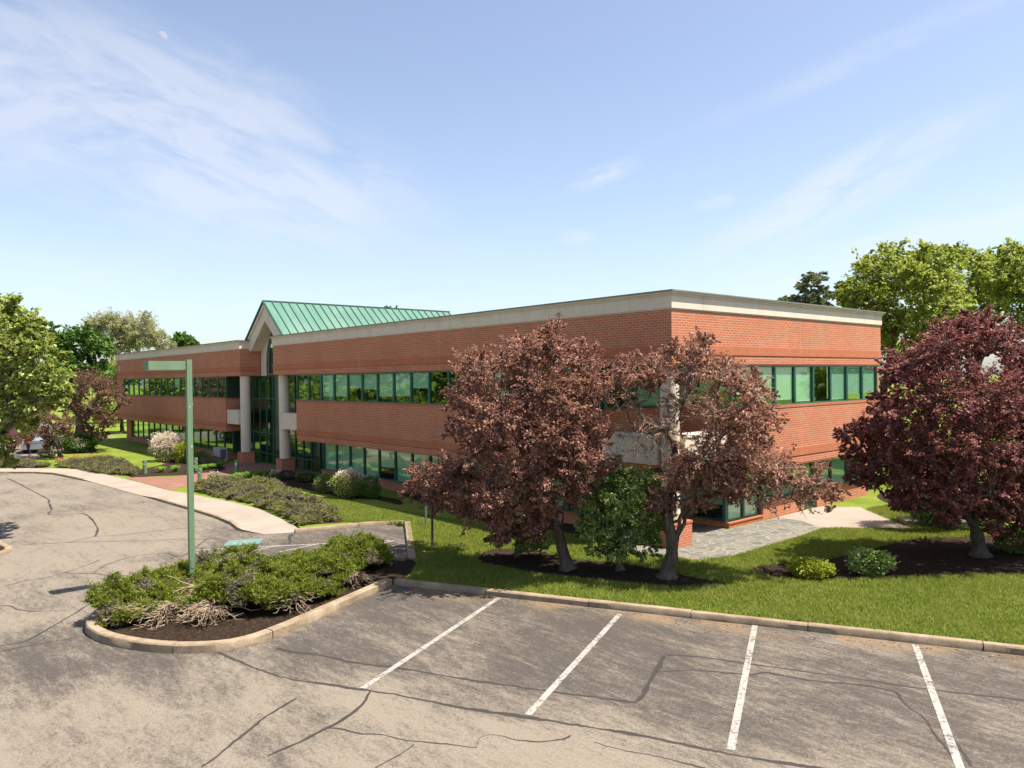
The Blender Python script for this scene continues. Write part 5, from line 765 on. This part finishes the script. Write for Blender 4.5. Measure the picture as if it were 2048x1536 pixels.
# ---------------------------------------------------------------- planting
cnt=0
def mt(*a,**k):
    r,n=make_tree(*a,**k); print('tree',a[0],n); return r
mt('plum_tree','plumA','large purple plum tree hiding the shaded brick wall, leftmost in the front lawn','tree',M['plum'],leaf=.098,width=.058,per_r2=42,per_twig=43,trunk_r=.21,fork=1.35,spread=.09,nsub=4,group='purple-leaved plum trees',twigmat=M['bark'])
mt('plum_tree','plumB','open purple plum tree with bare grey twigs, standing before the building corner column','tree',M['plum'],leaf=.098,width=.058,per_r2=48,per_twig=34,trunk_r=.23,fork=1.1,spread=.11,group='purple-leaved plum trees',twigmat=M['twig'])
mt('plum_tree','plumC','broad dense dark purple plum tree at the right edge beside the sunlit end wall','tree',M['plumD'],leaf=.112,width=.068,per_r2=30,per_twig=46,trunk_r=.25,fork=1.2,spread=.085,nsub=4,group='purple-leaved plum trees')
mt('plum_tree','farplumA','distant rusty purple plum tree at the far left end of the building','tree',M['plumF'],leaf=.15,width=.08,per_r2=18,per_twig=30,trunk_r=.25,group='purple-leaved plum trees')
mt('plum_tree','farplumB','low spreading distant plum tree beside the person in orange','tree',M['plumF'],leaf=.15,width=.08,per_r2=18,per_twig=30,trunk_r=.2,group='purple-leaved plum trees')
mt('pear_tree','pear','bright green pear tree with glossy leaves filling the left edge of the view','tree',M['pearl'],leaf=.19,width=.14,per_r2=24,per_twig=24,trunk_r=.35,fork=2.2)
mt('broadleaf_tree','darkleft','dense dark green tree behind the pear tree at the far left end of the building','tree',M['oak'],leaf=.38,width=.28,per_r2=6,per_twig=45,trunk_r=.5)
sA=mt('sparse_tree','sparseA','tall thin-leaved pale tree behind the far wing, left of a similar one','tree',M['sparse'],leaf=.24,width=.13,per_r2=12,per_twig=44,trunk_r=.22,twigmat=M['twig'],group='thin-leaved trees behind the far wing',barktw=.03)
mt('sparse_tree','sparseB','tall thin-leaved pale tree behind the far wing roof, nearest the small round dark tree','tree',M['sparse'],leaf=.24,width=.13,per_r2=12,per_twig=44,trunk_r=.22,twigmat=M['twig'],group='thin-leaved trees behind the far wing',barktw=.03)
mt('broadleaf_tree','smallback','small round dark green tree just showing over the far wing roof left of the gable','tree',M['oak'],leaf=.4,width=.3,per_r2=6,per_twig=40,trunk_r=.4)
mt('broadleaf_tree','roofpeek','treetop barely showing above the green gable roof','tree',M['oak'],leaf=.3,width=.2,per_r2=8,per_twig=30,trunk_r=.3)
bA=mt('spring_tree','bigA','tall spring-green tree directly behind the right end of the building','tree',M['light'],leaf=.26,width=.19,per_r2=14,per_twig=28,trunk_r=.4,group='tall spring-green trees behind the right end')
mt('spring_tree','bigB','tallest spring-green tree, second from the building end','tree',M['light'],leaf=.26,width=.19,per_r2=14,per_twig=28,trunk_r=.4,group='tall spring-green trees behind the right end')
mt('spring_tree','bigC','spring-green tree with open branches, third from the building end','tree',M['light'],leaf=.26,width=.19,per_r2=13,per_twig=26,trunk_r=.4,group='tall spring-green trees behind the right end')
mt('spring_tree','bigD','spring-green tree cut by the right edge of the view','tree',M['light'],leaf=.26,width=.19,per_r2=13,per_twig=28,trunk_r=.4,group='tall spring-green trees behind the right end')
mt('pine_tree','pine','grey-green pine tree showing above the roof at the right end of the building','tree',M['pine'],leaf=.34,width=.05,per_r2=26,per_twig=60,trunk_r=.35,squash=.45,spread=.1)
mt('green_shrub','greenbush','big glossy green shrub between the two front plum trunks','shrub',M['bush'],leaf=.105,width=.062,per_r2=46,per_twig=50,trunk_r=.12)
mt('green_shrub','lowshrub','small light green shrub under the left side of the large front plum tree','shrub',M['bush'],leaf=.13,width=.075,per_r2=60,per_twig=30,trunk_r=.06)
# trees across the car park, out of frame but mirrored in the windows
wl=[]
for k in range(30):
    u=unit(1)[0]; u[2]=abs(u[2])*.9-.15; q=u*np.array([4.6,4.6,6.6])*(.45+.5*rng.random()); wl.append((-44+q[0],-44+q[1],7.4+q[2],1.7,.9))
for k in range(10): t=k*.628; wl.append((-44+3.6*math.cos(t),-44+3.6*math.sin(t),3.0+rng.random()*1.5,1.5,.9))
wt,_=make_tree('round_tree',None,'round leafy tree of the row across the drive, nearest the camera','tree',M['light'],leaf=.34,width=.24,per_r2=7,per_twig=32,trunk_r=.35,base=(-44,-44,0),lobes=wl,fork=2.0,nsub=1,group='tree row across the drive')
for i,(x,y,s,rz,l) in enumerate(((-54,-41,.95,2,'next to the nearest one'),(-64,-44,1.1,1,'third from the camera'),(-74,-41,.95,3,'fourth from the camera'),(-84,-44,1.1,4,'fifth from the camera'),(-95,-41,.95,5,'sixth from the camera'),(-106,-43,1,.7,'seventh from the camera'),(-118,-40,1.1,1.7,'fourth from the far end'),(-131,-42,1,2.7,'third from the far end'),(-144,-40,1.1,3.7,'second from the far end'),(-158,-40,1.2,3.1,'farthest'))):
    copy_tree(wt,(x,y,.0),s,rz,'round leafy tree of the row across the drive, '+l)
for i,(x,y,s,rz,l) in enumerate(((46,4,.85,1.4,'left'),(54,20,.95,2.2,'middle'),(56,36,.9,.9,'right'))):
    copy_tree(wt,(x,y,0),s,rz,'round tree beyond the right lawn, '+l)['group']='trees beyond the right lawn'
for i,(x,y,s,rz,l) in enumerate(((-96,4,.8,1,'nearest the building end'),(-92,-9,.75,2,'behind the dark truck'),(-104,-22,.85,3,'behind the pear tree'),(-112,16,.9,4,'beyond the far corner'))):
    copy_tree(wt,(x,y,0),s,rz,'leafy tree closing the view at the far left, '+l)['group']='trees closing the view at the far left'
for i,(x,y,s,rz,l) in enumerate(((9,34,.75,1,'just past the building corner'),(20,30,.7,2,'behind the dark yews'),(30,27,.8,3,'at the right edge'))):
    copy_tree(wt,(x,y,0),s,rz,'low leafy tree behind the large right plum tree, '+l)['group']='low trees behind the right plum tree'
A_='azalea bushes by the building'
shrub('azalea_bush','azL','broad dome of white blossom on the lawn left of the lamp post','shrub',M['azleaf'],5000,.11,.08,M['white'],.95,A_)
shrub('yellow_shrub','yel','bright yellow-green shrub beside the white blossoming dome','shrub',M['yellow'],2600,.12,.08)
shrub('rhododendron','rho','pale yellow-green rhododendron between the lamp post and the heath mound','shrub',M['azleaf'],1500,.14,.07)
shrub('heath_mound','heath','low brownish grey mound in front of the air conditioner','shrub',M['heath'],2600,.08,.04)
shrub('azalea_bush','azS','small pale flowering azalea beside the bollard at the brick path','shrub',M['azleaf'],1500,.10,.06,M['white'],.2,A_)
shrub('azalea_bush','azT','twiggy sparse azalea at the end of the daylily row','shrub',M['azleaf'],500,.10,.06,M['white'],.25,A_,stemn=26)
shrub('dark_shrub','dkA','low dark shrub at the foot of the right entrance column','shrub',M['dkshrub'],1600,.08,.04,group='low dark shrubs by the entrance')
shrub('dark_shrub','dkB','low dark shrub between the entrance column and the round azalea','shrub',M['dkshrub'],1800,.08,.04,group='low dark shrubs by the entrance')
shrub('azalea_bush','ball','clipped round azalea with a cap of white blossom in front of the ground-floor windows','shrub',M['azleaf'],6500,.09,.055,M['white'],.42,A_,lum=.05,fz=.62)
shrub('azalea_bush','ballL','loose leafy azalea on the left of the clipped round one','shrub',M['azleaf'],2600,.10,.05,None,0,A_)
shrub('azalea_bush','ballR','dark green azalea with a few white flowers behind the clipped round one','shrub',M['oak'],3000,.09,.055,M['white'],.06,A_)
shrub('yellow_shrub','yg','low bright yellow-green shrub in the mulch of the front lawn','shrub',M['yellow'],2600,.11,.07,loc=None)
shrub('low_green_shrub','dkg','low mid-green shrub beside the yellow-green one in the right mulch bed','shrub',M['bush'],2600,.11,.07)
shrub('yew_shrub','yew','big dark yew by the end of the brick wall','shrub',M['yew'],16000,.13,.04,group='dark yews behind the right plum tree')
shrub('yew_shrub','yewB','dark yew behind the trunk of the right plum tree','shrub',M['yew'],14000,.13,.04,group='dark yews behind the right plum tree')
shrub('yew_shrub','edge','low light-tipped shrub at the right edge behind the plum trunk','shrub',M['azleaf'],3200,.10,.06)
shrub('yew_shrub',None,'dark evergreen hedge mass beyond the right end of the building','shrub',M['yew'],14000,.18,.07,loc=(13,26,4.0,4.5))
shrub('leafy_shrub','bigL','large light green shrub under the far plum tree','shrub',M['oak'],4200,.17,.12)
shrub('white_flower_clump','whL','low clump of white flowers beside the far road','plant',M['azleaf'],1500,.11,.06,M['white'],.8)
shrub('forsythia_shrub','fs','golden-leaved shrub behind the person in orange','shrub',M['yellow'],1200,.13,.07)
for i,l in enumerate(['left end of the left row','second in the left row','beside the lamp post','behind the middle bollard','behind the lamp post, nearest the heath mound','in front of the air conditioner','nearest the right bollard in the right row','second in the right row','middle of the right row','fourth in the right row','right end of the row, before the columns']): tuft('daylily','lily%d'%i,'bright green daylily clump, '+l)
for i,l in enumerate(['by the right bollard','just right of the bollard','at the top edge of the long juniper bed','at the right of the left juniper bed','in the middle of the left juniper bed','at the left of the left juniper bed','nearest the far road']): shrub('coral_azalea','fl%d'%i,'tiny coral-red azalea '+l,'shrub',M['azleaf'],220,.09,.05,M['coral'],.9,'small coral azaleas in the juniper beds',stemn=4)
JI=[(-6.0,-19.5),(-4.9,-19.4),(-4.5,-18.8),(-4.7,-17.8),(-4.1,-17.1),(-3.5,-16.5),(-2.8,-16.0),(-2.5,-14.8),(-3.6,-12.5),(-4.7,-11.3),(-5.2,-10.2),(-5.9,-9.5),(-6.6,-9.3),(-7.7,-11.2),(-8.6,-13.1),(-9.1,-14.9),(-8.7,-16.6),(-7.6,-18.2),(-6.9,-18.9)]
juniper('juniper_ground_cover',JI,'thick bright green spreading junipers covering the kerbed island',M['juniper'],3200,.95,3,.082,None,M['heath'],.34,((-7.2,-16.3,.75),(-6.5,-16.5,.9),(-5.8,-16.7,1.0),(-5.0,-17.2,.8)),.34)
def bed(key,lab,n,h,seed): juniper('juniper_ground_cover',POLY[key],lab,M['junbrown'],n,h,seed,.10,None,M['heath'],.32)
bed('junR','long low bronze-tipped juniper bed beside the footway right of the brick path',1700,.48,21); bed('junL','low juniper bed left of the brick path along the footway',1500,.40,33); bed('junLL','thin strip of low juniper at the far left of the footway',450,.33,44)
for c,r,n,l,d in (((-4.9,-17.75),1.0,64,'larger fan of dead pale branches at the tip of the juniper island',-.75),((-3.95,-16.75),1.0,64,'second fan of dead pale branches, right of the larger one',-.75),((-5.1,-18.9),.6,14,'small scatter of dead twigs at the left tip of the island',-1.0),((-2.95,-14.7),.9,26,'thin dead twigs by the middle of the island kerb',-.5),((-4.2,-11.9),.9,24,'dead reddish twigs at the lawn end of the island',-.4),((-6.3,-16.4),.9,26,'dead twigs at the foot of the lamp post',-.75)): sticks('dead_branches',c,r,n,l,d,1.35)
EX=[POLY['mulchA'],POLY['mulchB'],POLY['mulchC'],[(-3.6,4.7),(-3.6,.2),(-1.15,-2.1),(.1,-1.2),(1.75,-1.1),(2.35,.6),(2.3,3.5),(2.12,8.0),(4.9,10.8),(3.7,11.75),(.75,14.6),(-4,15)]]
blades('grass_blades',[(-5.6,-8.4),(-3.4,-10.3),(4.6,-6.5),(12.6,-2.65),(18,0),(14,8),(7,12),(1.5,16),(0,1),(-5,-1),(-9,-3),(-7,-6)],230000,EX,.11,'short green mown grass of the front lawn')
blades('grass_blades',[(-7,-7.9),(-12.2,-4.6),(-15,-7),(-22,-6.6),(-26,-4.6),(-22,-3.6),(-12,-2.6),(-5,-1.2)],90000,[POLY['mulchD'],POLY['mulchF'],POLY['mulchH'],POLY['junR']],.10,'short green grass of the strip before the ground-floor windows')
def litter(name,P,z,label,c=('heath',)):
    n=len(P); V,F=leaves(np.c_[P,np.full(n,z)+rng.random(n)*.015],.075,.045,3.0); V[:,2]=z+(V[:,2]-z)*.25+.008; o=link(name,np_mesh(name,V,F,[M[c[0]]])); tag(o,label,'leaf litter',None,'stuff')
t_=rng.random(900)*34; d_=np.abs(rng.normal(size=900))**1.5*.35+.04; litter('leaf_litter',np.c_[-3.4+.902*t_+.432*d_,-10.86+.432*t_-.902*d_],.004,'dry leaf litter gathered along the parking lot kerb')
P_=sample([(-3.4,-10.3),(4.6,-6.5),(12.6,-2.65),(18,0),(14,4),(3.5,-3),(-4,-7)],420); litter('fallen_leaves',P_,.15,'scattered brown leaves lying on the front lawn')
# ---------------------------------------------------------------- moon, sky, sun, camera
mb=MB(); mo=(-2085.3,616.6,910.4); mm=mat('moonlit_face'); mm.N.remove(mm.bs); e=mm.N.new('ShaderNodeEmission'); e.inputs[0].default_value=(.62,.67,.78,1); e.inputs[1].default_value=.40; mm.L(e.outputs[0],mm.out.inputs[0])
dv=(Vector((18.8,-24.9,7))-Vector(mo)).normalized(); rt=Vector((0,0,1)).cross(dv).normalized(); up=dv.cross(rt); R_=11.5; th=math.radians(-40); P=[]
for i in range(25): a=math.pi*i/24; P.append((math.cos(a)*R_,math.sin(a)*R_))
for i in range(1,24): a=math.pi-math.pi*i/24; P.append((math.cos(a)*R_,-.12*math.sin(a)*R_))
Q=[]
for x,y in P: x2,y2=x*math.cos(th)-y*math.sin(th),x*math.sin(th)+y*math.cos(th); Q.append(Vector(mo)+rt*x2+up*y2)
mb.face([tuple(q+dv*3) for q in Q]); mb.face([tuple(q-dv*3) for q in Q][::-1])
for i in range(len(Q)): j=(i+1)%len(Q); mb.face([tuple(Q[i]-dv*3),tuple(Q[j]-dv*3),tuple(Q[j]+dv*3),tuple(Q[i]+dv*3)])
tag(mb.build('moon',mm.m),'faint pale half moon high in the blue sky at the left','moon')
EL=math.radians(64); AZ=math.atan2(.62,.785)         # direction towards the sun, from +x counter-clockwise
W=bpy.data.worlds.new('World'); SC.world=W; W.use_nodes=True; nt=W.node_tree; nt.nodes.clear(); N=nt.nodes; L=nt.links.new
out=N.new('ShaderNodeOutputWorld'); bg=N.new('ShaderNodeBackground'); sky=N.new('ShaderNodeTexSky'); sky.sky_type='NISHITA'; sky.sun_disc=False; sky.sun_elevation=EL; sky.sun_rotation=math.pi/2-AZ
sky.altitude=100; sky.air_density=1.0; sky.dust_density=SKY_DUST; sky.ozone_density=1.5
tc=N.new('ShaderNodeTexCoord')
def wm(op,a,b=None,cl=False):
    n=N.new('ShaderNodeMath'); n.operation=op; n.use_clamp=cl
    for i,x in enumerate((a,b)):
        if x is None: continue
        if isinstance(x,(int,float)): n.inputs[i].default_value=x
        else: L(x,n.inputs[i])
    return n.outputs[0]
def dirf(px,py):
    v=Vector(((px-1024)/1533.6,-(py-768)/1533.6,-1)); Rm=Matrix(CAMR); v=Rm@v; v.normalize(); return v
Rm=Matrix(CAMR)
def comp(v):
    n=N.new('ShaderNodeVectorMath'); n.operation='DOT_PRODUCT'; L(tc.outputs['Generated'],n.inputs[0]); n.inputs[1].default_value=v; return n.outputs['Value']
# cirrus: noise stretched along wind streaks, gathered where the photograph has its cloud banks
def bank(c,ax,la,lb,amp,sc,seed,thr=.42,tw=.35):
    """c centre direction, ax angle of streaks above the horizontal, la/lb half lengths (radians)"""
    c=Vector(c); h=Vector((0,0,1)).cross(c).normalized()*-1; u=c.cross(h).normalized()*-1
    if u.z<0: u=-u
    a=h*math.cos(ax)+u*math.sin(ax); b=-h*math.sin(ax)+u*math.cos(ax)
    A,Bc,F_=comp(a),comp(b),comp(c)
    r=wm('ADD',wm('POWER',wm('DIVIDE',A,la),2),wm('POWER',wm('DIVIDE',Bc,lb),2)); mask=wm('MULTIPLY',wm('SUBTRACT',1.0,r,True),wm('GREATER_THAN',F_,0))
    cx=N.new('ShaderNodeCombineXYZ'); L(wm('MULTIPLY',A,sc),cx.inputs[0]); L(wm('MULTIPLY',Bc,sc*3.2),cx.inputs[1]); cx.inputs[2].default_value=seed
    n=N.new('ShaderNodeTexNoise'); n.inputs['Scale'].default_value=1; n.inputs['Detail'].default_value=8; n.inputs['Roughness'].default_value=.58; n.inputs['Distortion'].default_value=.35; L(cx.outputs[0],n.inputs['Vector'])
    mr=N.new('ShaderNodeMapRange'); mr.interpolation_type='SMOOTHSTEP'; L(n.outputs['Fac'],mr.inputs[0]); mr.inputs[1].default_value=thr; mr.inputs[2].default_value=thr+tw
    return wm('MULTIPLY',wm('MULTIPLY',wm('POWER',mask,1.1),mr.outputs[0]),amp)
banks=[bank(dirf(330,270),math.radians(-14),.36,.13,1.0,7,1.0,.30,.35),bank(dirf(60,210),math.radians(10),.24,.10,.9,6,4.0,.3,.35),bank(dirf(600,370),math.radians(-22),.15,.045,.9,9,9.0,.28,.3),
 bank(dirf(1640,400),math.radians(25),.22,.045,.8,8,14.0,.33,.3),bank(dirf(1210,350),math.radians(18),.06,.016,.7,12,19.0,.36,.3),bank(dirf(1850,470),math.radians(12),.28,.035,.75,7,24.0,.33,.3),bank(dirf(1430,402),math.radians(8),.03,.015,.6,16,27.0,.36,.3),bank(dirf(1155,480),math.radians(0),.03,.018,.5,16,31.0,.36,.3),bank(dirf(300,560),math.radians(4),.5,.09,.35,4,37.0,.35,.4),bank(dirf(1800,80),math.radians(14),.32,.02,.35,6,41.0,.35,.3)]
f=banks[0]
for b_ in banks[1:]: f=wm('MAXIMUM',f,b_)
f=wm('MULTIPLY',wm('MINIMUM',wm('MULTIPLY',f,1.4),1.0),.46)
hs=N.new('ShaderNodeHueSaturation'); hs.inputs['Saturation'].default_value=SKY_SAT; hs.inputs['Value'].default_value=1.0; L(sky.outputs[0],hs.inputs['Color'])
mx=N.new('ShaderNodeMix'); mx.data_type='RGBA'; L(f,mx.inputs[0]); L(hs.outputs[0],mx.inputs[6]); mx.inputs[7].default_value=CLOUDC
tn=N.new('ShaderNodeMix'); tn.data_type='RGBA'; tn.blend_type='MULTIPLY'; tn.inputs[0].default_value=1; tn.inputs[7].default_value=SKY_TINT; L(hs.outputs[0],tn.inputs[6]); L(tn.outputs[2],mx.inputs[6]); L(mx.outputs[2],bg.inputs[0]); bg.inputs[1].default_value=SKY_STR; L(bg.outputs[0],out.inputs[0])
sl=bpy.data.lights.new('sun','SUN'); sl.energy=SUN_E; sl.angle=math.radians(.53); sl.color=(1,.915,.79); so=bpy.data.objects.new('sun',sl); COL.objects.link(so)
so.rotation_euler=Vector((math.cos(AZ)*math.cos(EL),math.sin(AZ)*math.cos(EL),math.sin(EL))).to_track_quat('Z','Y').to_euler(); so.location=(0,0,60)
cd=bpy.data.cameras.new('camera'); cd.sensor_width=36; cd.lens=1533.6/2048*36; cd.clip_end=6000; cd.clip_start=.1; co=bpy.data.objects.new('camera',cd); COL.objects.link(co)
co.matrix_world=Matrix.Translation((18.791,-24.860,7.0))@Matrix(CAMR).to_4x4(); SC.camera=co
SC.view_settings.view_transform='Standard'; SC.view_settings.look='None'; SC.view_settings.exposure=EXPO; SC.view_settings.gamma=1
SC.render.engine='CYCLES'; SC.render.resolution_x=1024; SC.render.resolution_y=768; SC.cycles.max_bounces=6; SC.cycles.transparent_max_bounces=12; SC.cycles.glossy_bounces=3; SC.cycles.transmission_bounces=2; SC.cycles.diffuse_bounces=3
# ---------------------------------------------------------------- layout units to metres
done=set()
for o in bpy.data.objects:
    if o.type=='MESH' and o.data.name not in done: done.add(o.data.name); o.data.transform(Matrix.Scale(S,4))
    o.location=o.location*S
